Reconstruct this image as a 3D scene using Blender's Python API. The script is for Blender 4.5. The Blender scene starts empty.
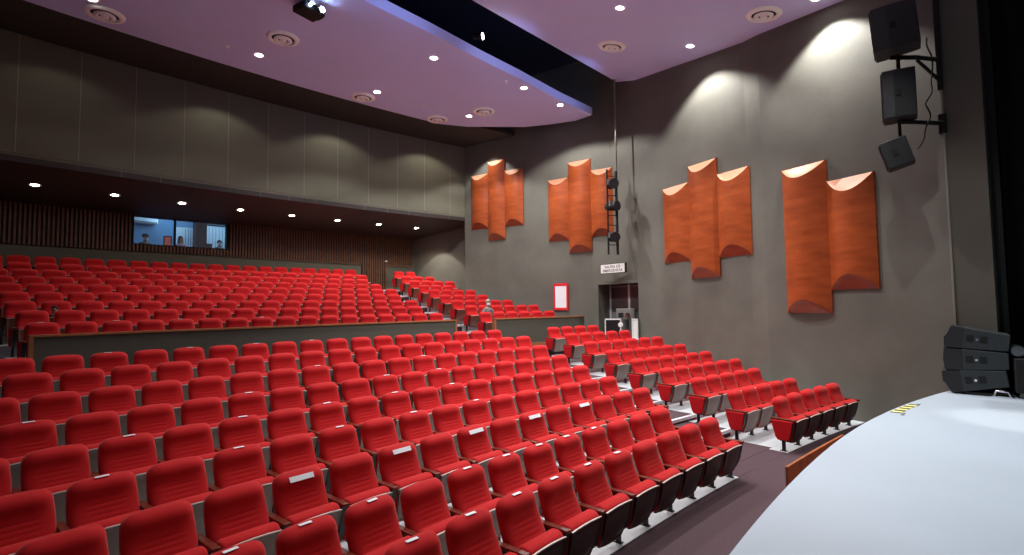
import bpy, bmesh, math, random
from mathutils import Vector, Matrix
random.seed(7)
PI = math.pi
scn = bpy.context.scene
COL = scn.collection

# ------------------------------------------------------------------ helpers
def lerp(a, b, t): return a + (b - a) * t

def tag(o, label=None, cat=None, group=None, kind=None):
    if label: o['label'] = label
    if cat: o['category'] = cat
    if group: o['group'] = group
    if kind: o['kind'] = kind
    return o

def empty(name, loc=(0, 0, 0), rz=0.0, label=None, cat=None, group=None):
    o = bpy.data.objects.new(name, None)
    COL.objects.link(o)
    o.location = loc; o.rotation_euler = (0, 0, rz)
    o.empty_display_size = 0.1
    return tag(o, label, cat, group)

class MB:
    """collects polygons; build() makes one mesh object"""
    def __init__(self): self.v = []; self.f = []; self.m = []; self.smooth = []
    def add(self, vs, fs, mi=0, smooth=False):
        n = len(self.v); self.v += [tuple(p) for p in vs]
        for f in fs:
            self.f.append(tuple(i + n for i in f)); self.m.append(mi); self.smooth.append(smooth)
        return self
    def box(self, x0, x1, y0, y1, z0, z1, mi=0, M=None):
        vs = [Vector(p) for p in ((x0,y0,z0),(x1,y0,z0),(x1,y1,z0),(x0,y1,z0),(x0,y0,z1),(x1,y0,z1),(x1,y1,z1),(x0,y1,z1))]
        if M: vs = [M @ p for p in vs]
        return self.add(vs, [(0,3,2,1),(4,5,6,7),(0,1,5,4),(1,2,6,5),(2,3,7,6),(3,0,4,7)], mi)
    def prism(self, pts, z0, z1, mi=0, mside=None, M=None):
        """vertical prism over a counter-clockwise xy outline"""
        n = len(pts)
        vs = [Vector((p[0], p[1], z0)) for p in pts] + [Vector((p[0], p[1], z1)) for p in pts]
        if M: vs = [M @ p for p in vs]
        self.add(vs, [tuple(range(n - 1, -1, -1)), tuple(range(n, 2 * n))], mi)
        k = len(self.v) - 2 * n
        for i in range(n):
            j = (i + 1) % n
            self.f.append((k + i, k + j, k + n + j, k + n + i)); self.m.append(mi if mside is None else mside); self.smooth.append(False)
        return self
    def prism_yz(self, pts, x0, x1, mi=0):
        n = len(pts)
        vs = [(x0, p[0], p[1]) for p in pts] + [(x1, p[0], p[1]) for p in pts]
        fs = [tuple(range(n)), tuple(range(2 * n - 1, n - 1, -1))] + [(i, n + i, n + (i + 1) % n, (i + 1) % n) for i in range(n)]
        return self.add(vs, fs, mi)
    def cyl(self, p0, p1, r, n=12, mi=0, r1=None, smooth=True):
        p0 = Vector(p0); p1 = Vector(p1); d = (p1 - p0).normalized()
        a = d.orthogonal().normalized(); b = d.cross(a)
        r1 = r if r1 is None else r1
        vs = [p0 + (a * math.cos(t) + b * math.sin(t)) * r for t in [2 * PI * i / n for i in range(n)]]
        vs += [p1 + (a * math.cos(t) + b * math.sin(t)) * r1 for t in [2 * PI * i / n for i in range(n)]]
        self.add(vs, [(i, (i + 1) % n, n + (i + 1) % n, n + i) for i in range(n)], mi, smooth)
        self.add(vs, [tuple(range(n - 1, -1, -1)), tuple(range(n, 2 * n))], mi)
        return self
    def lathe(self, prof, c=(0, 0, 0), n=24, mi=0, smooth=True):
        vs = []; fs = []
        for (r, z) in prof:
            for i in range(n):
                t = 2 * PI * i / n
                vs.append((c[0] + r * math.cos(t), c[1] + r * math.sin(t), c[2] + z))
        for k in range(len(prof) - 1):
            for i in range(n):
                j = (i + 1) % n
                fs.append((k * n + i, k * n + j, (k + 1) * n + j, (k + 1) * n + i))
        return self.add(vs, fs, mi, smooth)
    def tube(self, pts, r, n=8, mi=0):
        pts = [Vector(p) for p in pts]; rings = []
        for i, p in enumerate(pts):
            d = (pts[min(i + 1, len(pts) - 1)] - pts[max(i - 1, 0)]).normalized()
            a = d.cross(Vector((0.13, 0.2, 0.97))).normalized(); b = d.cross(a)
            rings += [p + (a * math.cos(t) + b * math.sin(t)) * r for t in [2 * PI * k / n for k in range(n)]]
        fs = []
        for i in range(len(pts) - 1):
            for k in range(n):
                fs.append((i * n + k, i * n + (k + 1) % n, (i + 1) * n + (k + 1) % n, (i + 1) * n + k))
        return self.add(rings, fs, mi, True)
    def mesh(self, name, mats):
        me = bpy.data.meshes.new(name)
        me.from_pydata(self.v, [], self.f)
        for m in (mats if isinstance(mats, (list, tuple)) else [mats]): me.materials.append(m)
        me.polygons.foreach_set('material_index', self.m)
        me.polygons.foreach_set('use_smooth', self.smooth)
        me.update()
        return me
    def build(self, name, mats, parent=None, bevel=0, seg=2, fixn=True):
        me = self.mesh(name, mats)
        if fixn or bevel:
            bm = bmesh.new(); bm.from_mesh(me)
            if bevel:
                bmesh.ops.remove_doubles(bm, verts=bm.verts, dist=1e-5)
                bmesh.ops.recalc_face_normals(bm, faces=bm.faces)
                ed = [e for e in bm.edges if len(e.link_faces) == 2 and e.calc_face_angle(0) > 0.6]
                bmesh.ops.bevel(bm, geom=ed, offset=bevel, segments=seg, profile=0.5, affect='EDGES')
            else:
                bmesh.ops.recalc_face_normals(bm, faces=bm.faces)
            bm.to_mesh(me); bm.free()
        o = bpy.data.objects.new(name, me); COL.objects.link(o)
        if parent: o.parent = parent
        return o

def struct(o): o['kind'] = 'structure'; return o

def from_mesh(name, me, parent=None, loc=None):
    o = bpy.data.objects.new(name, me); COL.objects.link(o)
    if parent: o.parent = parent
    if loc: o.location = loc
    return o

# ---------------------------------------------------------------- materials
def mat(name, col, rough=0.6, metal=0.0, noise=0.0, nscale=8.0, bump=0.0, bscale=60.0, col2=None, spec=0.5, sheen=0.0, emit=None, es=0.0, coat=0.0, stretch=None):
    m = bpy.data.materials.new(name); m.use_nodes = True
    nt = m.node_tree; b = nt.nodes['Principled BSDF']
    b.inputs['Base Color'].default_value = (*col, 1)
    b.inputs['Roughness'].default_value = rough
    b.inputs['Metallic'].default_value = metal
    b.inputs['Specular IOR Level'].default_value = spec
    if sheen:
        b.inputs['Sheen Weight'].default_value = sheen; b.inputs['Sheen Roughness'].default_value = 0.4
        b.inputs['Sheen Tint'].default_value = (1, 0.45, 0.4, 1)
    if coat: b.inputs['Coat Weight'].default_value = coat
    if emit:
        b.inputs['Emission Color'].default_value = (*emit, 1); b.inputs['Emission Strength'].default_value = es
    tc = nt.nodes.new('ShaderNodeTexCoord')
    if noise or col2:
        n = nt.nodes.new('ShaderNodeTexNoise'); n.inputs['Scale'].default_value = nscale; n.inputs['Detail'].default_value = 5
        if stretch:
            mp = nt.nodes.new('ShaderNodeMapping'); mp.inputs['Scale'].default_value = stretch
            nt.links.new(tc.outputs['Object'], mp.inputs['Vector']); nt.links.new(mp.outputs['Vector'], n.inputs['Vector'])
        else: nt.links.new(tc.outputs['Object'], n.inputs['Vector'])
        r = nt.nodes.new('ShaderNodeValToRGB')
        c2 = col2 or tuple(c * (1 - noise) for c in col)
        r.color_ramp.elements[0].position = 0.3; r.color_ramp.elements[1].position = 0.7
        r.color_ramp.elements[0].color = (*c2, 1); r.color_ramp.elements[1].color = (*col, 1)
        nt.links.new(n.outputs['Fac'], r.inputs['Fac']); nt.links.new(r.outputs['Color'], b.inputs['Base Color'])
    if bump:
        n = nt.nodes.new('ShaderNodeTexNoise'); n.inputs['Scale'].default_value = bscale; n.inputs['Detail'].default_value = 3
        nt.links.new(tc.outputs['Object'], n.inputs['Vector'])
        bp = nt.nodes.new('ShaderNodeBump'); bp.inputs['Strength'].default_value = bump; bp.inputs['Distance'].default_value = 0.01
        nt.links.new(n.outputs['Fac'], bp.inputs['Height']); nt.links.new(bp.outputs['Normal'], b.inputs['Normal'])
    return m

M = {}
M['wall'] = mat('painted_plaster', (0.145, 0.140, 0.116), 0.8, noise=0.2, nscale=1.3, bump=0.25, bscale=9)
M['wall_smooth'] = mat('painted_board', (0.115, 0.113, 0.088), 0.75, noise=0.08, nscale=2)
M['wall_upper'] = mat('painted_upper_board', (0.150, 0.147, 0.102), 0.75, noise=0.08, nscale=2)
M['seam'] = mat('joint_strip', (0.30, 0.28, 0.23), 0.6)
M['dark'] = mat('black_void_paint', (0.006, 0.006, 0.007), 0.9)
M['soffit'] = mat('brown_soffit_paint', (0.035, 0.024, 0.022), 0.55, noise=0.1)
M['band'] = mat('dark_bulkhead_paint', (0.030, 0.026, 0.022), 0.8)
M['ceiling'] = mat('mauve_ceiling_paint', (0.60, 0.58, 0.92), 0.75, noise=0.05, nscale=0.8)  # mauve of the coloured bounce light put into a whitish ceiling's colour
M['slot'] = mat('dark_blue_slot_paint', (0.004, 0.006, 0.020), 0.9)
M['white_trim'] = mat('white_enamel', (0.93, 0.91, 0.91), 0.45)
M['vent_dark'] = mat('vent_shadow_gap', (0.02, 0.02, 0.02), 0.8)
M['carpet'] = mat('plum_carpet', (0.075, 0.040, 0.050), 0.95, noise=0.25, nscale=40, bump=0.4, bscale=220)
M['pale_floor'] = mat('pale_floor_tiles', (0.62, 0.67, 0.70), 0.35, noise=0.10, nscale=3)
M['alu'] = mat('aluminium_nosing', (0.80, 0.83, 0.88), 0.4, metal=0.2)
M['stage'] = mat('pale_stage_paint', (0.43, 0.50, 0.57), 0.42, noise=0.05, nscale=1.2)
M['stage_wood'] = mat('stage_front_wood', (0.42, 0.12, 0.03), 0.45, noise=0.35, nscale=6)
M['cap_wood'] = mat('honey_wood_cap', (0.50, 0.20, 0.085), 0.35, noise=0.3, nscale=9)
M['red'] = mat('red_fabric', (0.56, 0.012, 0.015), 0.85, noise=0.12, nscale=120, bump=0.15, bscale=500, sheen=0.35, spec=0.2)
M['red_panel'] = mat('red_panel_fabric', (0.66, 0.012, 0.018), 0.8, noise=0.1, nscale=90, spec=0.2)
M['pan'] = mat('taupe_seat_pan', (0.20, 0.165, 0.135), 0.42, noise=0.12, nscale=14)
M['pan_brown'] = mat('brown_seat_pan', (0.16, 0.055, 0.032), 0.42, noise=0.2, nscale=14)
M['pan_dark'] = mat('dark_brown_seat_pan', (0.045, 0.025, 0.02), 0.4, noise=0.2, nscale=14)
M['arm'] = mat('dark_red_wood_arm', (0.20, 0.035, 0.018), 0.3, noise=0.4, nscale=22)
M['iron'] = mat('black_iron', (0.014, 0.013, 0.016), 0.45, metal=0.2)
M['edge'] = mat('pale_edge_trim', (0.62, 0.55, 0.50), 0.4)
M['paper'] = mat('white_paper', (0.86, 0.88, 0.92), 0.7)
M['slab'] = mat('orange_stained_wood', (0.42, 0.088, 0.022), 0.33, nscale=2.6, col2=(0.27, 0.050, 0.012), bump=0.08, bscale=12, stretch=(0.7, 0.7, 2.6))
M['slab_cap_lit'] = mat('orange_wood_top_lit', (0.62, 0.29, 0.17), 0.38, noise=0.1)  # paler copy of the slab wood: overhead light painted onto the top caps
M['slat'] = mat('walnut_slat', (0.19, 0.088, 0.048), 0.45, noise=0.4, nscale=5)
M['slat_gap'] = mat('slat_backing', (0.012, 0.009, 0.008), 0.9)
M['speaker'] = mat('black_speaker_paint', (0.012, 0.015, 0.016), 0.5, bump=0.3, bscale=150)
M['speaker_side'] = mat('slate_speaker_paint', (0.022, 0.028, 0.030), 0.5, bump=0.3, bscale=150)
M['grille'] = mat('speaker_grille', (0.007, 0.007, 0.008), 0.65, bump=0.5, bscale=300)
M['grey_metal'] = mat('grey_metal', (0.22, 0.22, 0.20), 0.4, metal=0.3)
M['chrome'] = mat('chrome', (0.75, 0.77, 0.8), 0.2, metal=1.0)
M['sign_white'] = mat('sign_white', (0.8, 0.8, 0.78), 0.5)
M['black'] = mat('matt_black', (0.004, 0.004, 0.004), 0.8)
M['curtain'] = mat('black_velvet', (0.0025, 0.0022, 0.0026), 0.95, noise=0.3, nscale=3)
M['frame_red'] = mat('red_enamel', (0.75, 0.02, 0.03), 0.4)
M['door_glass'] = mat('tinted_door_panel', (0.22, 0.22, 0.215), 0.5)
M['door_dark'] = mat('plum_door_panel', (0.085, 0.065, 0.07), 0.5)
M['lens'] = mat('lamp_glass_lit', (1, 1, 1), 0.4, emit=(1.0, 0.96, 0.92), es=28)
M['lens_soffit'] = mat('soffit_lamp_glass_lit', (1, 1, 1), 0.4, emit=(1.0, 0.95, 0.85), es=26)
M['lens_blue'] = mat('projector_lens_lit', (0.6, 0.8, 1), 0.2, emit=(0.45, 0.7, 1.0), es=40)
M['booth_wall'] = mat('booth_blue_grey_wall', (0.16, 0.33, 0.52), 0.7)
M['booth_white'] = mat('booth_white_plastic', (0.8, 0.83, 0.86), 0.4)
M['skin'] = mat('skin', (0.55, 0.30, 0.21), 0.55)
M['hair_dark'] = mat('dark_hair', (0.012, 0.010, 0.009), 0.6)
M['hair_grey'] = mat('grey_hair', (0.35, 0.34, 0.32), 0.7)
M['cloth_dark'] = mat('black_cloth', (0.012, 0.013, 0.016), 0.9)
M['cloth_pink'] = mat('pink_cloth', (0.45, 0.14, 0.20), 0.9)
M['cloth_check'] = mat('grey_checked_cloth', (0.30, 0.29, 0.27), 0.9, nscale=18, col2=(0.05, 0.06, 0.08))
M['cloth_trouser'] = mat('dark_trouser_cloth', (0.02, 0.022, 0.03), 0.9)
M['mask'] = mat('white_face_mask', (0.82, 0.86, 0.9), 0.7)
M['glass'] = bpy.data.materials.new('booth_window_glass'); M['glass'].use_nodes = True
_nt = M['glass'].node_tree; _b = _nt.nodes['Principled BSDF']
_b.inputs['Base Color'].default_value = (0.9, 0.95, 1, 1); _b.inputs['Roughness'].default_value = 0.02
_b.inputs['Alpha'].default_value = 0.12

# checker hazard tape (yellow / black stripes along its own length)
_m = bpy.data.materials.new('hazard_stripes'); _m.use_nodes = True
_nt = _m.node_tree; _b = _nt.nodes['Principled BSDF']; _b.inputs['Roughness'].default_value = 0.5
_tc = _nt.nodes.new('ShaderNodeTexCoord'); _w = _nt.nodes.new('ShaderNodeTexWave'); _r = _nt.nodes.new('ShaderNodeValToRGB')
_w.inputs['Scale'].default_value = 1.5; _w.bands_direction = 'X'
_r.color_ramp.interpolation = 'CONSTANT'; _r.color_ramp.elements[1].position = 0.5
_r.color_ramp.elements[0].color = (0.02, 0.02, 0.02, 1); _r.color_ramp.elements[1].color = (0.80, 0.75, 0.25, 1)
_nt.links.new(_tc.outputs['Object'], _w.inputs['Vector']); _nt.links.new(_w.outputs['Fac'], _r.inputs['Fac']); _nt.links.new(_r.outputs['Color'], _b.inputs['Base Color'])
M['hazard'] = _m

# ------------------------------------------------- plan of the hall (metres)
# seating rows are concentric arcs: centre of curvature XC, YC; a row is named by
# the depth Y0 at which it crosses the hall axis.  s = distance along the arc.
XC, YC = 5.0, -37.963
EYE = 2.47
def arc(s, Y0):
    R = Y0 - YC
    return (XC + R * math.sin(s / R), YC + R * math.cos(s / R), s / R)
PITCH = 0.56
# lower tier, from the stage: depth, floor height, first seat s, count, right block first s, count
LOWER = [(3.165, 0.000, -2.844, 10, 4.656, 5),
         (4.015, 0.003, -4.350, 13, 4.843, 5),
         (4.902, 0.126, -5.147, 16, 5.176, 5),
         (5.846, 0.214, -4.805, 16, 5.596, 6),
         (6.777, 0.336, -5.041, 17, 5.900, 6),
         (7.677, 0.475, -4.658, 17, 6.188, 6),
         (8.559, 0.647, -4.920, 18, 6.439, 6),
         (9.461, 0.825, -4.569, 18, 6.745, 5),
         (10.418, 0.972, -4.699, 18, 7.059, 4)]
UPPER = [(12.897, 1.408, -4.241, 17, 6.602, 6),
         (13.832, 1.628, -4.333, 17, 6.780, 6),
         (14.689, 1.831, -4.479, 18, 6.892, 5),
         (15.595, 2.047, -4.547, 18, 7.060, 4),
         (16.552, 2.271, -4.633, 19, 7.247, 4),
         (17.439, 2.485, -4.743, 19, 7.414, 3),
         (18.272, 2.707, -4.834, 19, 7.539, 4),
         (19.182, 2.936, -4.924, 20, 7.748, 3),
         (20.082, 3.198, -4.914, 20, 7.934, 2)]
# right-hand wall, stage to back: saw-tooth facets
W3a, W3b = (12.08, 0.73), (13.35, 4.25)
W2a, W2b = (13.62, 4.70), (15.48, 10.02)
W1a, W1b = (15.48, 10.02), (14.35, 16.69)
HALL_TOP = 11.6

def arc_block(mb, s0, s1, Ya, Yb, z0, z1, mi=0, n=None, mside=None):
    """curved solid between two arcs; s measured on the middle arc"""
    Rm = (Ya + Yb) / 2 - YC; a0, a1 = s0 / Rm, s1 / Rm
    n = n or max(1, int(abs(s1 - s0) / 0.8))
    inner = []; outer = []
    for i in range(n + 1):
        a = lerp(a0, a1, i / n)
        inner.append((XC + (Ya - YC) * math.sin(a), YC + (Ya - YC) * math.cos(a)))
        outer.append((XC + (Yb - YC) * math.sin(a), YC + (Yb - YC) * math.cos(a)))
    k = len(mb.v)
    vs = [(p[0], p[1], z) for z in (z0, z1) for p in inner + outer]
    m = n + 1; fs = []; mm = []
    ms = mi if mside is None else mside
    for i in range(n):
        fs.append((i, i + 1, m + i + 1, m + i)); mm.append(mi)
        fs.append((2 * m + i, 2 * m + i + 1, 3 * m + i + 1, 3 * m + i)); mm.append(mi)
        fs.append((i, i + 1, 2 * m + i + 1, 2 * m + i)); mm.append(ms)
        fs.append((m + i, m + i + 1, 3 * m + i + 1, 3 * m + i)); mm.append(ms)
    fs.append((0, m, 3 * m, 2 * m)); mm.append(ms)
    fs.append((m - 1, 2 * m - 1, 4 * m - 1, 3 * m - 1)); mm.append(ms)
    mb.v += vs
    for f, q in zip(fs, mm): mb.f.append(tuple(i + k for i in f)); mb.m.append(q); mb.smooth.append(False)

# -------------------------------------------------------------------- floor
fl = MB()
arc_block(fl, -15, 13, -2.0, 2.96, -0.3, 0.0, 1, 20)                 # carpet in front of the first row
def tier(rows, front, back_extra):
    edge = front
    for i, (Y, z, s0, n, r0, rn) in enumerate(rows):
        b = Y + back_extra
        e = s0 + (n - 1) * PITCH
        for (u, v, k) in ((-14, s0 - 0.36, 1), (s0 - 0.36, e + 0.36, 0), (e + 0.36, r0 - 0.36, 1), (r0 - 0.36, 13, 0)):
            arc_block(fl, u, v, edge, b, -0.3, z, k, None, k)
        edge = b
    return edge
e1 = tier(LOWER, 2.96, 0.10)
arc_block(fl, -14, 13, e1, 12.10, -0.3, 1.15, 1)
e2 = tier(UPPER, 12.10, 0.10)
arc_block(fl, -14, 13, e2, 21.4, -0.3, 3.198, 1)
struct(fl.build('floor', [M['pale_floor'], M['carpet']]))

# metal nosings on the aisle steps
nose = MB()
def nosing(s0, s1, Y, z): arc_block(nose, s0, s1, Y - 0.02, Y + 0.05, z - 0.05, z + 0.008, 0, 1)
prev = None
for rows, first in ((LOWER, 2.96), (UPPER, 12.10)):
    edge = first
    for i, (Y, z, s0, n, r0, rn) in enumerate(rows):
        e = s0 + (n - 1) * PITCH
        if z > 0.05:
            nosing(e + 0.40, r0 - 0.40, edge, z)
            nosing(-6.4, s0 - 0.40, edge, z)
        edge = Y + 0.10
struct(nose.build('trim_1', M['alu']))

# -------------------------------------------------------------------- walls
def wall_strip(name, pts, z0, z1, m, thick=0.25, side=1, holes=()):
    """upright wall following a plan polyline; thickness on its outer side"""
    mb = MB()
    for (a, b) in zip(pts[:-1], pts[1:]):
        a = Vector(a); b = Vector(b); d = (b - a).normalized(); nrm = Vector((d.y, -d.x)) * side * thick
        q = [a, b, b + nrm, a + nrm]
        mb.prism([(p.x, p.y) for p in q], z0, z1)
    return struct(mb.build(name, m))
door_l = (15.385, 10.60); door_r = (15.045, 8.78)        # door opening jambs
DH = 3.18
wall_strip('wall_right', [W3a, W3b, W2a, door_r], -0.3, HALL_TOP, M['wall'])
wall_strip('wall_right_rear', [door_l, W1b, (15.3, 16.9)], -0.3, HALL_TOP, M['wall'])
wall_strip('wall_right_lintel', [door_r, W2b, door_l], DH, HALL_TOP, M['wall'])
wall_strip('wall_right_back', [(15.15, 16.6), (13.88, 20.6), (13.8, 21.2)], -0.3, HALL_TOP, M['wall'])
mirror = lambda p: (10 - p[0], p[1])
wall_strip('wall_left', [mirror(p) for p in (W3a, W3b, W2a, W2b, W1b, (15.15, 16.6), (13.88, 20.6))], -0.3, HALL_TOP, M['wall'], side=-1)
# proscenium return beside the stage and the black wing beyond
wall_strip('wall_proscenium', [(12.0, 0.17), W3a], -0.3, HALL_TOP, M['wall_smooth'])
wall_strip('wall_proscenium_left', [mirror(W3a), mirror((12.0, 0.17))], -0.3, HALL_TOP, M['wall_smooth'], side=1)
bead = MB(); bead.box(12.055, 12.085, 0.70, 0.73, 0.92, 6.9)
struct(bead.build('trim_4', M['seam']))
wing = MB()
wing.box(12.2, 15.5, 0.02, 0.16, -0.3, HALL_TOP)
wing.box(15.5, 15.7, -9, 0.16, -0.3, HALL_TOP)
wing.box(-5.5, -2.0, 0.02, 0.16, -0.3, HALL_TOP)
wing.box(-5.7, -5.5, -9, 0.16, -0.3, HALL_TOP)
wing.box(-5.7, 15.7, -9.2, -9, -0.3, HALL_TOP)
struct(wing.build('wall_stage', M['black']))

# rear wall behind the last row, with the booth window opening and a door
YR = 20.7
rw = MB()
BZ0, BZ1 = 4.68, 5.64
arc_block(rw, -13, 10.5, YR, YR + 0.2, 3.0, BZ0, 0)
arc_block(rw, -13, -1.62, YR, YR + 0.2, BZ0, 6.6, 0)
arc_block(rw, 1.20, 10.5, YR, YR + 0.2, BZ0, 6.6, 0)
arc_block(rw, -1.62, 1.20, YR, YR + 0.2, BZ1, 6.6, 0)
struct(rw.build('wall_rear', M['wall_smooth']))
# upper rear wall over the back rows
uw = MB(); YU = 17.5
arc_block(uw, -13, 10.2, YU, YU + 0.2, 6.15, 9.40, 0, 120)
struct(uw.build('wall_rear_upper', M['wall_upper']))
sm = MB()
for i in range(17):
    s = -10.6 + 1.205 * i
    if s < 9.4: arc_block(sm, s - 0.008, s + 0.008, YU - 0.006, YU, 6.40, 9.33, 0, 1)
arc_block(sm, -13, 9.6, YU - 0.014, YU + 0.01, 6.392, 6.40, 0, 120)
struct(sm.build('trim_2', M['seam']))

# ----------------------------------------------------------------- ceilings
top = MB(); top.box(-8, 19, -9.2, 22, HALL_TOP, HALL_TOP + 0.2)
struct(top.build('ceiling', M['slot']))
band = MB(); arc_block(band, -13, 12, 15.0, 17.7, 9.36, 9.5, 0)
struct(band.build('ceiling_band', M['band']))
# sloping soffit above the back rows
so = MB(); n = 28; vs = []; fs = []
for j, (Y, z) in enumerate(((17.5, 6.15), (20.9, 5.60), (20.9, 5.75), (17.5, 6.30))):
    for i in range(n + 1):
        a = lerp(-0.26, 0.205, i / n)
        vs.append((XC + (Y - YC) * math.sin(a), YC + (Y - YC) * math.cos(a), z))
for j in range(4):
    for i in range(n):
        fs.append((j * (n + 1) + i, j * (n + 1) + i + 1, ((j + 1) % 4) * (n + 1) + i + 1, ((j + 1) % 4) * (n + 1) + i))
so.add(vs, fs)
struct(so.build('ceiling_soffit', M['soffit']))
# main ceiling raft over the rear seats
right_side = [(15.02, 10.44), (15.06, 11.24), (14.67, 12.1), (14.19, 12.96), (12.6, 14.45)]
front_edge = [(15.02, 10.44), (13.1, 10.40), (11.0, 10.24), (9.37, 10.17), (7.5, 10.03), (5.6, 9.96), (5.0, 9.95)]
rear_edge = []
for i in range(9):
    s = lerp(7.65, 0, i / 8); x, y, a = arc(s, 15.35 - 0.10 * (i == 0)); rear_edge.append((x, y))
half = right_side + rear_edge[1:]
outline = half + [mirror(p) for p in reversed(half[:-1])] + [mirror(p) for p in front_edge[1:-1]] + list(reversed(front_edge))[:-1]
raft = MB(); raft.prism(outline, 9.27, 9.54)
struct(raft.build('ceiling_raft', M['ceiling']))
# front ceiling raft, rising towards the seats
PROF = [(-0.6, 8.54), (2.22, 8.90), (4.25, 9.19), (6.03, 9.50), (8.38, 9.92), (9.27, 10.12)]
SIDE = [(12.15, -0.6), (12.85, 2.22), (14.0, 4.25), (14.6, 6.03), (15.05, 8.38), (14.97, 9.36)]
fr = MB(); vs = []; fs = []
for k, dz in enumerate((0, 0.28)):
    for j, ((y, z), (sx, sy)) in enumerate(zip(PROF, SIDE)):
        for x in (10 - sx, 5.0, sx):
            yy = y if x == 5.0 else sy
            vs.append((x, yy if j == 5 else y, z + dz))
for k in range(2):
    for j in range(5):
        for i in range(2):
            a = k * 18 + j * 3 + i
            fs.append((a, a + 1, a + 4, a + 3))
for j in range(5):
    for i in (0, 2): fs.append((j * 3 + i, (j + 1) * 3 + i, 18 + (j + 1) * 3 + i, 18 + j * 3 + i))
for j in (0, 5):
    for i in range(2): fs.append((j * 3 + i, j * 3 + i + 1, 18 + j * 3 + i + 1, 18 + j * 3 + i))
fr.add(vs, fs)
struct(fr.build('ceiling_front_raft', M['ceiling']))
blk = MB(); blk.box(-6, 16, -9, -0.6, 10.6, 10.8)
struct(blk.build('ceiling_stage', M['black']))

# ------------------------------------------------------------ timber lining
sl = MB(); st = 0.105; k = 0
s = -9.4
while s < 8.95:
    z0 = 4.44 if s < 0 else 4.44 - 0.015 * s
    zt = 5.66
    if 6.50 < s < 7.66: z0 = 3.2
    if -1.70 < s < 1.24: zt = BZ0 - 0.02
    arc_block(sl, s, s + 0.055, YR - 0.06, YR - 0.01, z0, zt, 0, 1)
    s += st; k += 1
arc_block(sl, -9.4, 8.98, YR - 0.012, YR - 0.002, 4.42, BZ0 - 0.02, 1)
arc_block(sl, -9.4, -1.68, YR - 0.012, YR - 0.002, BZ0 - 0.02, 5.66, 1)
arc_block(sl, 1.26, 8.98, YR - 0.012, YR - 0.002, BZ0 - 0.02, 5.66, 1)
arc_block(sl, 6.50, 7.66, YR - 0.012, YR - 0.002, 3.2, 4.44, 1)
struct(sl.build('wall_rear_slats', [M['slat'], M['slat_gap']]))

# ------------------------------------------------------------- control booth
def arcp(s, Y0): x, y, a = arc(s, Y0); return (x, y)
bo = MB()
arc_block(bo, -2.0, 2.4, 22.9, 23.0, 3.2, 6.4, 0)
for s in (-2.05, 2.3): arc_block(bo, s, s + 0.08, YR + 0.2, 22.9, 3.2, 6.4, 0)
arc_block(bo, -2.0, 2.4, YR + 0.2, 22.9, 6.25, 6.3, 0)
arc_block(bo, -2.0, 2.4, YR + 0.2, 22.9, 3.4, 3.45, 0)
struct(bo.build('wall_booth', M['booth_wall']))
wf = MB()
for (a, b, c, d) in ((-1.66, -1.61, 4.66, 5.66), (1.19, 1.24, 4.66, 5.66), (-1.66, 1.24, 4.64, 4.69), (-1.66, 1.24, 5.63, 5.68), (-0.45, -0.41, 4.66, 5.66)):
    arc_block(wf, a, b, YR - 0.05, YR + 0.12, c, d, 0, 1 if b - a < 1 else 6)
w = struct(wf.build('window_1', M['black']))
gl = MB(); arc_block(gl, -1.62, 1.20, YR + 0.08, YR + 0.09, 4.68, 5.64, 0)
gl.build('window_pane', M['glass'], w)
x, y, a = arc(0.74, 22.3)
t = empty('booth_cabinet', (x, y, 3.45), -a, 'tall dark cabinet standing between the lit booth windows', 'cabinet')
mb = MB(); mb.box(-0.18, 0.18, -0.25, 0.25, 0, 2.78); mb.build('cabinet_body', M['black'], t)
mb = MB(); mb.box(-0.16, 0.16, -0.27, -0.25, 0.05, 2.70); mb.build('door', M['black'], t)
x, y, a = arc(0.34, 22.8)
t = empty('booth_door', (x, y, 3.45), -a, 'pale blue inner door seen through the booth window', 'door')
mb = MB(); mb.box(-0.31, 0.31, -0.03, 0.03, 0, 2.2); mb.build('door_leaf', M['booth_white'], t)
mb = MB(); [mb.box(x0, x0 + 0.02, -0.045, -0.03, 0.05, 2.15) for x0 in (0.02, 0.12, 0.20)]; mb.build('door_groove', M['booth_wall'], t)
x, y, a = arc(1.38, 22.8)
t = empty('booth_blind', (x, y, 4.3), -a, 'pale vertical blind at the right end of the booth', 'blind')
mb = MB()
for i in range(7): mb.box(-0.42 + i * 0.12, -0.32 + i * 0.12, -0.01, 0.01, 0, 1.5)
mb.build('blind_slats', M['booth_white'], t)
mb = MB(); mb.box(-0.45, 0.45, -0.03, 0.03, 1.5, 1.56); mb.build('head_rail', M['black'], t)
# split air conditioner
x, y, a = arc(-0.98, 22.7)
t = empty('air_conditioner', (x, y, 5.66), -a, 'white wall air conditioner high inside the control booth', 'air conditioner')
mb = MB(); mb.box(-0.36, 0.42, -0.12, 0.12, 0, 0.26); mb.build('housing', M['booth_white'], t, bevel=0.03)
mb = MB(); mb.box(-0.33, 0.39, -0.135, -0.1, 0.03, 0.07); mb.build('louvre', M['grey_metal'], t)
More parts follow.
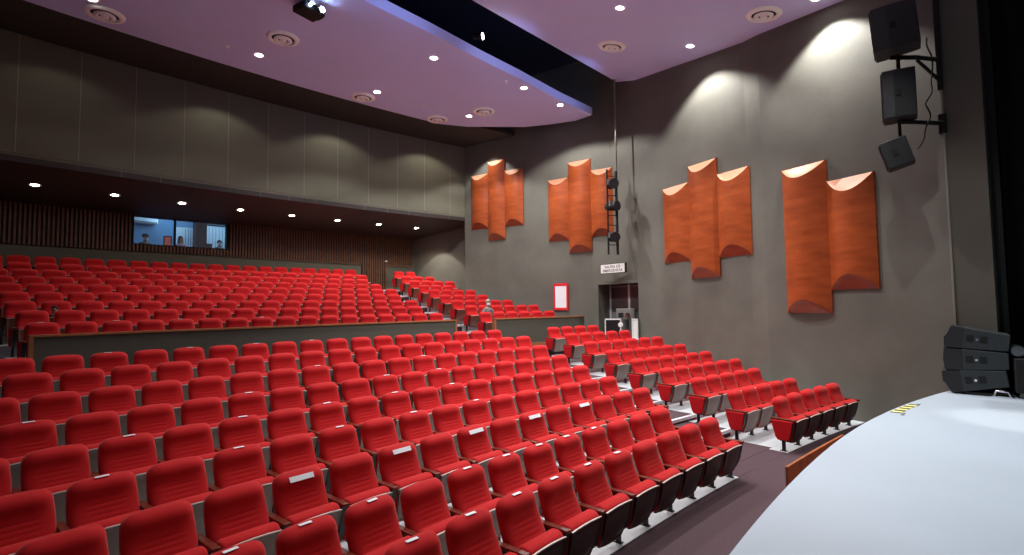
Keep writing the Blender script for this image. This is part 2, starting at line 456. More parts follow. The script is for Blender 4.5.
# desk and monitors in the booth
x, y, a = arc(-0.1, 21.1)
t = empty('booth_desk', (x, y, 3.46), -a, 'long dark desk under the booth window', 'desk')
mb = MB(); mb.box(-1.35, 1.35, -0.14, 0.14, 1.05, 1.10); mb.build('desktop', M['black'], t)
for sx in (-1.3, 1.22):
    mb = MB(); mb.box(sx, sx + 0.08, -0.13, 0.13, 0, 1.05); mb.build('leg', M['black'], t)
def monitor(s, Y, w, h, label, face):
    x, y, a = arc(s, Y)
    t = empty('monitor', (x, y, 4.56), -a, label, 'monitor')
    mb = MB(); mb.box(-w / 2, w / 2, -0.02, 0.03, 0.08, 0.08 + h); mb.build('screen', [M['black']], t, bevel=0.006, seg=1)
    mb = MB(); mb.box(-0.03, 0.03, 0, 0.02, 0, 0.1); mb.box(-0.1, 0.1, -0.06, 0.08, 0, 0.012); mb.build('stand', M['black'], t)
    if face:
        mb = MB(); mb.box(-w / 2 + .03, w / 2 - .03, -0.025, -0.02, 0.11, 0.05 + h); mb.build('display', face, t)
pic = mat('warm_screen_picture', (0.3, 0.05, 0.04), 0.4, nscale=14, col2=(0.02, 0.02, 0.03), emit=(0.5, 0.12, 0.08), es=0.25)
monitor(-0.56, 21.1, 0.24, 0.42, 'small monitor with a warm red picture on the booth desk', pic)
monitor(0.60, 21.1, 0.46, 0.26, 'low dark monitor near the right end of the booth desk', None)

# -------------------------------------------------------------- low partitions
def partition(s0, s1, label, posts):
    t = empty('low_partition', (*arcp((s0 + s1) / 2, 12.05), 1.15), 0, label, 'partition', None)
    off = -Vector(t.location)
    def shift(o):
        for v in o.data.vertices: v.co += off
        return o
    mb = MB(); arc_block(mb, s0, s1, 12.0, 12.09, 1.15, 2.04); shift(mb.build('panel', M['wall_smooth'], t))
    mb = MB(); arc_block(mb, s0 - 0.03, s1 + 0.03, 11.975, 12.115, 2.04, 2.078); shift(mb.build('wooden_cap', M['cap_wood'], t))
    for sp in posts:
        mb = MB(); arc_block(mb, sp - 0.03, sp + 0.03, 11.98, 12.11, 1.15, 2.04); shift(mb.build('end_post', M['cap_wood'], t))
    mb = MB(); arc_block(mb, s0, s1, 11.965, 12.0, 1.15, 1.24); shift(mb.build('kickboard', M['cap_wood'], t))
partition(-4.43, 4.76, 'long low grey partition with wooden cap behind the lower centre block', (-4.43, 4.76))
partition(6.22, 10.1, 'short low grey partition with wooden cap ending at the right wall', (6.22,))

# ------------------------------------------------------------------- stage
def stage_edge(x, off=0.0): return 1.455 - (0.0150 if x < 6.3 else 0.0231) * (x - 6.3) ** 2 + off
pts = []
for i in range(81):
    x = lerp(12.02, -3.0, i / 80)
    pts.append((x, stage_edge(x)))
pts = [(12.02, -9.0)] + pts + [(-3.0, -9.0)]
stg = MB(); stg.prism(pts, 0.88, 0.92, 0)
struct(stg.build('floor_stage', M['stage']))
pts2 = [(x, y - 0.05) for x, y in pts]
stg = MB(); stg.prism(pts2, -0.1, 0.88, 0)
struct(stg.build('trim_3', M['stage_wood']))
# thin curved wooden screen standing on the carpet in front of the stage
mb = MB(); pl = []
for i in range(10):
    x = 7.0 + i * 0.25
    pl.append((x, 2.07 - 0.05 * (i / 8) ** 1.6 - 0.01 * i))
vs = []
for (x, y) in pl: vs += [(x, y, 0), (x, y + 0.03, 0), (x, y, 0.43), (x, y + 0.03, 0.43)]
fs = []
for i in range(9):
    a = i * 4
    fs += [(a, a + 4, a + 6, a + 2), (a + 1, a + 5, a + 7, a + 3), (a + 2, a + 6, a + 7, a + 3), (a, a + 4, a + 5, a + 1)]
fs += [(0, 1, 3, 2), (36, 37, 39, 38)]
mb.add(vs, fs)
tag(mb.build('wooden_screen', M['stage_wood']), 'low orange wooden screen on the carpet in front of the pale stage', 'screen')
# hazard tape and marks on the stage rim
mb = MB(); x0, x1 = 8.85, 9.72; nn = 8; vs = []
for i in range(nn + 1):
    x = lerp(x0, x1, i / nn)
    for off in (-0.15, -0.03):
        for z in (0.921, 0.924): vs.append((x - x0, stage_edge(x, off) - stage_edge(x0), z - 0.92))
fs = []
for i in range(nn):
    a = i * 4
    fs += [(a, a + 4, a + 6, a + 2), (a + 1, a + 5, a + 7, a + 3), (a, a + 4, a + 5, a + 1), (a + 2, a + 6, a + 7, a + 3)]
mb.add(vs, fs)
o = mb.build('hazard_tape', M['hazard']); o.location = (x0, stage_edge(x0), 0.92)
tag(o, 'yellow and black striped tape along the stage rim', 'tape')
for (x, y, lb) in ((9.74, 1.05, 'small grey tape mark on the stage beyond the striped tape'), (8.80, 1.12, 'small grey tape mark on the stage nearer than the striped tape')):
    mb = MB(); mb.box(-0.09, 0.09, -0.02, 0.02, 0, 0.003)
    o = mb.build('tape_mark', M['grey_metal']); o.location = (x, y, 0.92); tag(o, lb, 'tape')

# -------------------------------------------------------- auditorium seat kit
def back_mesh():
    W, Z0, Z1 = 0.250, 0.33, 0.872
    H = Z1 - Z0; nx = 16
    zs = [0, .02, .05, .09]
    g = [0.30, 0.375, 0.45, 0.525, 0.60]
    zs += [.16, .22]
    for c in g: zs += [c - .014, c, c + .014, c + .0375]
    zs += [.70, .75, .80, .84, .88, .92, .95, .972, .988, 1.0]
    zs = sorted(set(zs))
    xs = [math.sin(PI / 2 * (i / nx * 2 - 1)) * 0.55 + (i / nx * 2 - 1) * 0.45 for i in range(nx + 1)]
    def hw(t):       # half width of the outline at height t
        w = W * (0.925 + 0.075 * min(1, t / 0.35)) * (1 - 0.05 * max(0, (t - 0.6) / 0.4))
        r = 0.090; zt = (1 - t) * H
        if zt < r: w = w - r + math.sqrt(max(0, r * r - (r - zt) ** 2))
        r = 0.04; zb = t * H
        if zb < r: w = w - r + math.sqrt(max(0, r * r - (r - zb) ** 2))
        return w
    def lean(t): return -0.215 * (1 - t) ** 1.35
    mb = MB(); rows = len(zs); vs = []
    for t in zs:
        z = Z0 + H * t; w = hw(t)
        for a in xs:
            edge = (1 - abs(a) ** 5) ** 0.6 if abs(a) < 1 else 0
            et = min(1, (1 - t) * H / 0.055); eb = min(1, t * H / 0.05)
            ev = math.sqrt(max(0, 1 - (1 - et) ** 2)) * math.sqrt(max(0, 1 - (1 - eb) ** 2))
            thick = 0.060 + 0.016 * math.exp(-((t - 0.22) / 0.2) ** 2) + 0.016 * abs(a) ** 3 * min(1, max(0, (0.85 - t) / 0.2)) + 0.034 * math.exp(-((t - 0.86) / 0.13) ** 2)
            if abs(a) < 0.60:
                for c in g:
                    if abs(t - c) < 0.004: thick -= 0.0038
            y = lean(t) - 0.012 - thick * edge * ev
            vs.append((a * w, y, z - 0.008 * a * a * t ** 4))
    nc = nx + 1
    fs = []
    for j in range(rows - 1):
        for i in range(nx):
            fs.append((j * nc + i, j * nc + i + 1, (j + 1) * nc + i + 1, (j + 1) * nc + i))
    mb.add(vs, fs, 0, True)
    # back face
    vb = []
    for t in zs:
        z = Z0 + H * t; w = hw(t)
        for a in xs:
            edge = (1 - abs(a) ** 6) ** 0.6 if abs(a) < 1 else 0
            et = min(1, (1 - t) * H / 0.03); eb = min(1, t * H / 0.03)
            vb.append((a * w, lean(t) - 0.012 + 0.022 * edge * min(et, eb), z - 0.008 * a * a * t ** 4))
    mb.add(vb, [tuple(reversed(f)) for f in fs], 0, True)
    me = mb.mesh('backrest', M['red'])
    bm = bmesh.new(); bm.from_mesh(me); bmesh.ops.remove_doubles(bm, verts=bm.verts, dist=2e-4)
    bmesh.ops.recalc_face_normals(bm, faces=bm.faces); bm.to_mesh(me); bm.free()
    return me

def rounded(pts, x0, x1, m, name, bev, seg=3):
    mb = MB(); mb.prism_yz(pts, x0, x1)
    me = mb.mesh(name, m)
    bm = bmesh.new(); bm.from_mesh(me); bmesh.ops.recalc_face_normals(bm, faces=bm.faces)
    bmesh.ops.bevel(bm, geom=[e for e in bm.edges if e.calc_face_angle(0) > 0.5], offset=bev, segments=seg, profile=0.5, affect='EDGES')
    for f in bm.faces: f.smooth = True
    bm.to_mesh(me); bm.free(); return me

# cushion tipped up: profile in (y, z)
me_cush = rounded([(-0.405, 0.515), (-0.300, 0.150), (-0.215, 0.140), (-0.220, 0.36), (-0.255, 0.560), (-0.345, 0.565)], -0.236, 0.236, M['red'], 'seat_cushion', 0.036, 4)
def pan_mesh(m):
    mb = MB(); n = 8; vs = []; rows = 7
    for j in range(rows + 1):
        t = j / rows
        for i in range(n + 1):
            a = i / n * 2 - 1
            w = 0.232 * (1 - 0.10 * t)
            y = lerp(-0.404, -0.292, t) - 0.030 * math.sin(PI * min(1, t * 0.9 + 0.08)) * (1 - a * a * 0.5)
            z = lerp(0.524 - 0.014 * a * a, 0.118 + 0.02 * a * a, t)
            vs.append((a * w, y, z))
    nc = n + 1
    fs = [(j * nc + i, j * nc + i + 1, (j + 1) * nc + i + 1, (j + 1) * nc + i) for j in range(rows) for i in range(n)]
    mb.add(vs, fs, 0, True)
    vb = [(x, y + 0.03, z) for x, y, z in vs]
    mb.add(vb, fs, 0, True)
    k = len(vs); rim = [i for i in range(nc)] + [j * nc + n for j in range(1, rows + 1)] + [rows * nc + i for i in range(n - 1, -1, -1)] + [j * nc for j in range(rows - 1, 0, -1)]
    for a, b in zip(rim, rim[1:] + rim[:1]): mb.f.append((a, b, k + b, k + a)); mb.m.append(0); mb.smooth.append(False)
    # pale edge strip along the top
    tp = [vs[i] for i in range(nc)]
    ev = []
    for (x, y, z) in tp: ev += [(x, y - 0.004, z - 0.004), (x, y - 0.004, z + 0.006), (x, y + 0.012, z + 0.006)]
    mb.add(ev, [(3 * i, 3 * i + 3, 3 * i + 4, 3 * i + 1) for i in range(n)] + [(3 * i + 1, 3 * i + 4, 3 * i + 5, 3 * i + 2) for i in range(n)], 1)
    me = mb.mesh('seat_pan', [m, M['edge']])
    return me
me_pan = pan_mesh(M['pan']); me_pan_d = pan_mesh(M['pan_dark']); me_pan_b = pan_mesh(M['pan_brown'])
me_back = back_mesh()
# wooden arm cap
mb = MB(); mb.box(-0.031, 0.031, -0.41, -0.01, 0.522, 0.554)
_o = mb.build('armrest', M['arm'], bevel=0.007); me_arm = _o.data; bpy.data.objects.remove(_o)
# side frame, post and foot
mb = MB()
mb.prism_yz([(-0.02, 0.525), (-0.385, 0.525), (-0.385, 0.50), (-0.335, 0.30), (-0.275, 0.17), (-0.15, 0.17), (-0.09, 0.30), (-0.05, 0.45)], -0.014, 0.014)
mb.prism_yz([(-0.392, 0.525), (-0.368, 0.525), (-0.318, 0.30), (-0.262, 0.175), (-0.285, 0.165), (-0.342, 0.295)], -0.030, 0.030)
mb.box(-0.017, 0.017, -0.230, -0.180, 0.0, 0.20)
mb.box(-0.028, 0.028, -0.25, -0.15, 0.0, 0.010)
_o = mb.build('support_leg', M['iron']); me_leg = _o.data; bpy.data.objects.remove(_o)
# upholstered end panel with dark rim
mb = MB()
mb.prism_yz([(-0.025, 0.518), (-0.375, 0.518), (-0.365, 0.47), (-0.325, 0.26), (-0.295, 0.195), (-0.125, 0.185), (-0.09, 0.24), (-0.04, 0.44)], -0.017, 0.017, 0)
_o = mb.build('end_panel', M['red_panel'], bevel=0.006, seg=1); me_end = _o.data; bpy.data.objects.remove(_o)
# paper strips
mb = MB(); mb.box(-0.050, 0.050, -0.066, -0.036, 0.0, 0.0025); me_tag_top = mb.mesh('paper_strip', M['paper'])
mb = MB(); mb.box(-0.115, 0.115, -0.0015, 0.0015, -0.026, 0.026); me_tag_front = mb.mesh('paper_strip', M['paper'])

ORD = ['first', 'second', 'third', 'fourth', 'fifth', 'sixth', 'seventh', 'eighth', 'ninth', 'tenth', 'eleventh', 'twelfth', 'thirteenth',
       'fourteenth', 'fifteenth', 'sixteenth', 'seventeenth', 'eighteenth', 'nineteenth', 'twentieth']
proto = {}
def new_seat(pan):
    r = empty('auditorium_seat')
    from_mesh('backrest', me_back, r); from_mesh('seat_cushion', me_cush, r); from_mesh('seat_pan', pan, r)
    from_mesh('armrest', me_arm, r, (-PITCH / 2, 0, 0)); from_mesh('support_leg', me_leg, r, (-PITCH / 2, 0, 0))
    return r
def copy_seat(src):
    r = src.copy(); COL.objects.link(r)
    for ch in src.children[:]:
        c = ch.copy(); COL.objects.link(c); c.parent = r
    return r
PRO = {}
used = set()
base_children = {}
def place_seat(key, s, Y, z, left_end, right_end, label, group, top=False, front=False):
    if key not in PRO:
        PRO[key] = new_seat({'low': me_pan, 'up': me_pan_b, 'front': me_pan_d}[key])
        base_children[key] = list(PRO[key].children); r = PRO[key]
    else:
        src = PRO[key]
        r = src.copy(); COL.objects.link(r)
        for ch in base_children[key]:
            c = ch.copy(); COL.objects.link(c); c.parent = r
    x, y, a = arc(s, Y + (0.045 if key == 'up' else 0.078))
    r.location = (x, y, z); r.rotation_euler = (0, 0, -a)
    if key != 'up': r.scale = (1, 1, 0.967)
    tag(r, label, 'seat', group)
    if right_end:
        from_mesh('armrest', me_arm, r, (PITCH / 2, 0, 0)); from_mesh('support_leg', me_leg, r, (PITCH / 2, 0, 0))
        tag(from_mesh('end_panel', me_end, r, (PITCH / 2 + 0.031, 0, 0)), 'red trapezoid end panel')
    if left_end:
        tag(from_mesh('end_panel', me_end, r, (-PITCH / 2 - 0.031, 0, 0)), 'red trapezoid end panel')
    if top:
        o = from_mesh('paper_strip', me_tag_top, r, (random.uniform(-0.03, 0.03), -0.002, 0.8730)); o.rotation_euler = (0.12, 0, random.uniform(-0.1, 0.1)); tag(o, 'white paper strip')
    if front:
        o = from_mesh('paper_strip', me_tag_front, r, (random.uniform(-0.01, 0.02), -0.1150, 0.815)); o.rotation_euler = (-0.60, random.uniform(-0.03, 0.03), 0); tag(o, 'white paper strip')
    return r

TOPTAG = {('L', 0): (0, 1, 2, 3, 4, 5), ('L', 1): (1, 2, 3, 5, 6, 7, 8, 9), ('L', 3): (1, 3, 5, 7, 9), ('L', 4): (2, 4, 6, 8, 10),
          ('L', 5): (0, 4, 8, 10), ('L', 6): (7, 11), ('L', 8): (2, 4, 6, 8), ('U', 0): (0, 2, 4, 7), ('U', 6): (4,), ('L', 2): ()}
FRONTTAG = {('L', 2): (4, 6, 8, 10, 12)}
STUFF = []
def rows_of(tier, rows, key):
    name = 'lower' if tier == 'L' else 'upper'
    for i, (Y, z, s0, n, r0, rn) in enumerate(rows):
        for k in range(n):
            if tier == 'U' and i >= 5: STUFF.append((s0 + k * PITCH, Y, z, k == 0, k == n - 1)); continue
            tp = k in TOPTAG.get((tier, i), ()); ft = k in FRONTTAG.get((tier, i), ())
            q = ORD[n - 1 - k]
            if tp or ft: lb = 'red seat with white paper strip, %s row of %s centre block, %s from right aisle' % (ORD[i], name, q)
            else: lb = 'red tip-up seat in %s row of %s centre block, %s from right aisle' % (ORD[i], name, q)
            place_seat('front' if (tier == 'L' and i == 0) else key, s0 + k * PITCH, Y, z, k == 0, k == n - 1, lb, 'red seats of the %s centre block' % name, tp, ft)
        for k in range(rn):
            if tier == 'U' and i >= 4: STUFF.append((r0 + k * PITCH, Y, z, k == 0, k == rn - 1)); continue
            lb = 'red tip-up seat in %s row of %s right block, %s from the aisle' % (ORD[i], name, ORD[k])
            place_seat('front' if (tier == 'L' and i == 0) else key, r0 + k * PITCH, Y, z, k == 0, k == rn - 1, lb, 'red seats of the %s right block' % name)
rows_of('L', LOWER, 'low')
rows_of('U', UPPER, 'up')
# the farthest rows, past three hundred seats, as one object
big = MB(); MI = {M['red'].name: 0, M['pan_brown'].name: 1, M['edge'].name: 2, M['arm'].name: 3, M['iron'].name: 4, M['red_panel'].name: 5}
def put(me, T):
    idx = [MI[m.name] for m in me.materials]; k = len(big.v)
    big.v += [tuple(T @ v.co) for v in me.vertices]
    for p in me.polygons:
        big.f.append(tuple(k + i for i in p.vertices)); big.m.append(idx[p.material_index]); big.smooth.append(p.use_smooth)
for (s, Y, z, le, re) in STUFF:
    x, y, a = arc(s, Y + 0.045); T = Matrix.Translation((x, y, z)) @ Matrix.Rotation(-a, 4, 'Z')
    for me in (me_back, me_cush, me_pan_b): put(me, T)
    for e, on in ((-1, True), (1, re)):
        if on:
            Q = T @ Matrix.Translation((e * PITCH / 2, 0, 0)); put(me_arm, Q); put(me_leg, Q)
    if le: put(me_end, T @ Matrix.Translation((-PITCH / 2 - 0.031, 0, 0)))
    if re: put(me_end, T @ Matrix.Translation((PITCH / 2 + 0.031, 0, 0)))
o = big.build('auditorium_seats_far', [M['red'], M['pan_brown'], M['edge'], M['arm'], M['iron'], M['red_panel']], fixn=False)
tag(o, 'farthest rows of red tip-up seats below the timber rear wall', 'seats', None, 'stuff')

# --------------------------------------------------------- wall sculptures
def slab(A, B, ta, tb, z0, z1, D, h, label, group):
    """pillow-shaped timber slab on the wall from A to B (plan), ta..tb metres along it"""
    A = Vector(A); B = Vector(B); d = (B - A).normalized(); nrm = Vector((-d.y, d.x))
    if nrm.dot(Vector((5, 8)) - A) < 0: nrm = -nrm
    w = abs(tb - ta); c = A + d * ((ta + tb) / 2)
    t = empty('wall_sculpture_slab', (c.x, c.y, z0), math.atan2(d.y, d.x), label, 'wall sculpture', group)
    sgn = 1 if (Vector((-d.y, d.x)) - nrm).length < 1e-6 else -1
    E = 0.05; n = 20; hh = z1 - z0
    # face
    mb = MB(); vs = []; R = 10
    for i in range(n + 1):
        a = i / n * 2 - 1
        dep = (E + D * (1 - a * a))
        zt = hh - h * (1 - a * a); zb = h * (1 - a * a) * 1.0
        for j in range(R + 1):
            vs.append((a * w / 2, sgn * dep, lerp(zb, zt, j / R)))
    fs = [(i * (R + 1) + j, (i + 1) * (R + 1) + j, (i + 1) * (R + 1) + j + 1, i * (R + 1) + j + 1) for i in range(n) for j in range(R)]
    mb.add(vs, fs, 0, True)
    for e, i0 in ((-1, 0), (1, n)):
        mb.add([(e * w / 2, 0, 0), (e * w / 2, sgn * E, 0), (e * w / 2, sgn * E, hh), (e * w / 2, 0, hh)], [(0, 1, 2, 3)], 0)
    mb.build('curved_face', M['slab'], t, fixn=False)
    for nm, top in (('top_cap', True), ('bottom_cap', False)):
        mb = MB(); vs = []
        for i in range(n + 1):
            a = i / n * 2 - 1
            dep = (E + D * (1 - a * a))
            zz = hh - h * (1 - a * a) if top else h * (1 - a * a)
            ze = hh if top else 0
            for j in range(5):
                q = j / 4
                # concave flap sweeping from the crease back to the wall edge
                vs.append((a * w / 2, sgn * dep * (1 - q) ** 0.9, lerp(zz, ze, q ** 1.3)))
        mb.add(vs, [(i * 5 + j, (i + 1) * 5 + j, (i + 1) * 5 + j + 1, i * 5 + j + 1) for i in range(n) for j in range(4)], 0, True)
        mb.build(nm, M['slab_cap_lit'] if top else M['slab'], t, fixn=False)
W1L = lambda t: t
SL = [
 (W1a, W1b, 5.52, 6.41, 5.70, 8.02, 'left', 'first'), (W1a, W1b, 4.66, 5.52, 5.17, 8.49, 'middle', 'first'), (W1a, W1b, 3.78, 4.66, 5.67, 7.98, 'right', 'first'),
 (W1a, W1b, 1.75, 2.62, 4.89, 7.27, 'left', 'second'), (W1a, W1b, 0.82, 1.75, 4.40, 7.82, 'middle', 'second'), (W1a, W1b, -0.04, 0.82, 4.93, 7.37, 'right', 'second')]
for (A, B, ta, tb, z0, z1, p, g) in SL:
    D = 0.20 if p == 'middle' else 0.16
    gname = {'first': 'farthest trio', 'second': 'trio by the lighting ladder'}[g]
    if p == 'middle': lb = 'tallest orange timber wall slab, %s of the %s' % (p, gname)
    else: lb = 'shorter orange timber wall slab, %s one of the %s' % (p, gname)
    slab(A, B, ta - 0.05, tb - 0.05, z0, z1, D, 0.26, lb, 'orange wall sculptures, ' + gname)
# second and third facets: distances measured from the near end of each facet
for (A, B, ta, tb, z0, z1, p) in ((W2a, W2b, 5.64 - 2.05, 5.64 - 3.11, 3.70, 6.02, 'left'), (W2a, W2b, 0, 0, 3.18, 6.47, 'middle'), (W2a, W2b, 0, 0, 3.70, 5.99, 'right')):
    pass
L0 = W2a
for (ta, tb, z0, z1, p) in ((2.05, 3.11, 3.70, 6.02, 'left'), (1.02, 2.05, 3.18, 6.47, 'middle'), (0.0, 1.02, 3.70, 5.99, 'right')):
    lb = ('tallest orange timber wall slab, middle of the trio right of the emergency exit' if p == 'middle'
          else 'shorter orange timber wall slab, %s one of the trio right of the emergency exit' % p)
    slab(W2a, W2b, ta - 0.09, tb - 0.09, z0, z1, 0.20 if p == 'middle' else 0.16, 0.30, lb, 'orange wall sculptures, trio right of the exit')
P3 = (12.62, 2.22)
slab(P3, W3b, 0.55, 1.60, 2.22, 5.59, 0.22, 0.30, 'long orange timber wall slab, left one of the nearest pair', 'orange wall sculptures, nearest pair')
slab(P3, W3b, -0.41, 0.55, 2.72, 5.10, 0.16, 0.32, 'shorter orange timber wall slab, right one of the nearest pair', 'orange wall sculptures, nearest pair')

# ------------------------------------------------------ doorway and its contents
rec = MB()
def quad_wall(mb, a, b, z0, z1, th=0.1):
    a = Vector(a); b = Vector(b); d = (b - a).normalized(); nn = Vector((d.y, -d.x)) * th
    mb.prism([(p.x, p.y) for p in (a, b, b + nn, a + nn)], z0, z1)
DL = Vector(door_l); DR = Vector(door_r); out = Vector((0.983, -0.184)) * 0.62
quad_wall(rec, DL, DL + out * 1.25, 0.5, DH + 0.1, -0.1)
quad_wall(rec, DR, DR + out * 1.25, 0.5, DH + 0.1, 0.1)
quad_wall(rec, DL + out * 1.2 + Vector((0, 0.3)), DR + out * 1.2 - Vector((0, 0.3)), 0.5, DH + 0.1, -0.1)
rec.prism([tuple(DR), tuple(DR + out * 1.2), tuple(DL + out * 1.2), tuple(DL)], DH, DH + 0.1)
rec.prism([tuple(DR), tuple(DR + out * 1.2), tuple(DL + out * 1.2), tuple(DL)], 0.5, 1.15)
struct(rec.build('wall_exit_recess', M['wall']))
mid = (DL + DR) / 2 + out; ddir = (DL - DR).normalized(); LW = (DL - DR).length / 2
dd = empty('door_1', (mid.x, mid.y, 1.15), math.atan2(ddir.y, ddir.x))
dd['kind'] = 'structure'
mb = MB(); mb.box(0.03, LW - 0.06, -0.03, 0.03, 0, 1.99); mb.build('door_leaf', M['door_glass'], dd)
mb = MB(); mb.box(-LW + 0.06, -0.03, -0.03, 0.03, 0, 1.99); mb.build('door_leaf', M['door_glass'], dd)
mb = MB(); mb.box(0.08, LW - 0.11, 0.03, 0.04, 1.05, 1.92); mb.box(-LW + 0.11, -0.08, 0.03, 0.04, 1.05, 1.92); mb.build('upper_panel', M['door_dark'], dd)
mb = MB()
for x in (-LW, -0.03, LW - 0.06): mb.box(x, x + 0.06, 0.0, 0.05, 0, 2.03)
mb.build('door_frame', M['alu'], dd)

# amplifier-like grey projector on a stand, pale cabinets
t = empty('film_projector', (15.50, 9.56, 1.15), 0.40, 'boxy grey projector with round lens standing in the exit doorway', 'projector')
mb = MB(); mb.box(-0.30, 0.28, -0.34, 0.28, 0.80, 1.17); mb.build('body', M['grey_metal'], t, bevel=0.02)
mb = MB(); mb.cyl((-0.34, -0.11, 0.95), (-0.28, -0.11, 0.95), 0.085, 16); mb.build('lens', M['chrome'], t)
mb = MB(); mb.box(-0.315, -0.29, 0.03, 0.20, 0.88, 1.03); mb.build('vent_panel', M['black'], t)
for (x, y) in ((-0.25, -0.22), (0.24, -0.22), (-0.25, 0.2), (0.24, 0.2)):
    mb = MB(); mb.cyl((x, y, 0), (x, y, 0.80), 0.022, 8); mb.build('leg', M['grey_metal'], t)
def cab(x, y, z, rz, w, d, h, label, dark):
    t = empty('storage_cart', (x, y, z), rz, label, 'cart')
    mb = MB()
    mb.box(-w, w, -d, d, 0.03, h); mb.build('cart_body', M['grey_metal'], t)
    mb = MB()
    for s in (-1, 1): mb.box(-w - 0.02, -w, s * d - (0.03 if s > 0 else 0), s * d + (0.03 if s < 0 else 0), 0, h)
    mb.box(-w - 0.02, -w, -d, d, h - 0.04, h); mb.build('pale_frame', M['sign_white'], t)
    mb = MB(); mb.box(-w - 0.01, -w, -d + 0.04, d - 0.04, 0.05, h - 0.05); mb.build('front_panel', M['iron'] if dark else M['sign_white'], t)
cab(14.88, 9.66, 1.15, 0.45, 0.15, 0.27, 0.84, 'dark-fronted cart with a pale frame at the left of the exit', True)
cab(15.02, 8.90, 0.972, 0.35, 0.11, 0.10, 1.02, 'narrow pale cabinet at the right side of the exit', False)
t = empty('round_headed_stand', (14.62, 9.22, 0.972), 0, 'small white round-headed stand in front of the grey projector', 'stand')
mb = MB(); mb.cyl((0, 0, 0), (0, 0, 0.76), 0.022, 8); mb.lathe([(0, 0), (0.12, 0), (0.10, 0.02), (0.02, 0.03)], (0, 0, 0), 16); mb.build('pole', M['sign_white'], t)
mb = MB(); mb.cyl((-0.035, 0, 0.83), (0.035, 0, 0.83), 0.075, 16); mb.build('round_head', M['sign_white'], t)

# emergency exit sign: a light box with two lines of lettering
dW = (Vector(W2b) - Vector(W2a)).normalized()
t = empty('exit_sign', (14.98, 9.62, 3.55), math.atan2(dW.y, dW.x) + PI, 'white SALIDA DE EMERGENCIA sign box above the exit doorway', 'sign')
t.rotation_euler[2] = math.radians(-99); t.location.y += 0.06; t.scale = (1.16, 1.0, 1.1)
mb = MB(); mb.box(-0.46, 0.46, -0.05, 0.05, 0, 0.27); mb.build('sign_box', M['sign_white'], t)
mb = MB(); mb.box(-0.475, 0.475, -0.045, 0.05, -0.015, 0); mb.box(-0.475, 0.475, -0.045, 0.05, 0.27, 0.285)
mb.box(-0.475, -0.46, -0.045, 0.05, 0, 0.27); mb.box(0.46, 0.475, -0.045, 0.05, 0, 0.27); mb.build('sign_frame', M['black'], t)
mb = MB(); mb.box(0.30, 0.34, 0.05, 0.12, 0.08, 0.2); mb.box(-0.34, -0.30, 0.05, 0.30, 0.08, 0.2); mb.build('bracket', M['black'], t)
for (txt, z, sz) in (('SALIDA DE', 0.152, 0.115), ('EMERGENCIA', 0.035, 0.115)):
    cu = bpy.data.curves.new('lettering', 'FONT'); cu.body = txt; cu.size = sz; cu.align_x = 'CENTER'; cu.extrude = 0.001
    cu.space_character = 1.1; cu.offset = 0.0016
    tmp = bpy.data.objects.new('tmp_text', cu); COL.objects.link(tmp)
    bpy.context.view_layer.update()
    me = bpy.data.meshes.new_from_object(tmp.evaluated_get(bpy.context.evaluated_depsgraph_get()))
    bpy.data.objects.remove(tmp)
    me.materials.clear(); me.materials.append(M['black'])
    me.transform(Matrix.Translation((0, -0.052, z)) @ Matrix.Rotation(PI / 2, 4, 'X') @ Matrix.Scale(1.02, 4, (1, 0, 0)))
    from_mesh('lettering', me, t)

# red framed notice on the far facet
dW1 = (Vector(W1b) - Vector(W1a)).normalized(); p = Vector(W1a) + dW1 * 2.10
t = empty('red_framed_notice', (p.x, p.y, 2.28), math.atan2(dW1.y, dW1.x), 'white notice in a red frame on the wall left of the exit', 'notice')
mb = MB(); W_, H_ = 0.31, 1.0
mb.box(-W_, W_, 0, 0.05, 0, 0.09); mb.box(-W_, W_, 0, 0.05, H_ - 0.09, H_); mb.box(-W_, -W_ + 0.07, 0, 0.05, 0.09, H_ - 0.09); mb.box(W_ - 0.07, W_, 0, 0.05, 0.09, H_ - 0.09)
mb.build('red_frame', M['frame_red'], t)
mb = MB(); mb.box(-W_ + 0.07, W_ - 0.07, 0.0, 0.04, 0.09, H_ - 0.09); mb.build('white_sheet', M['paper'], t)

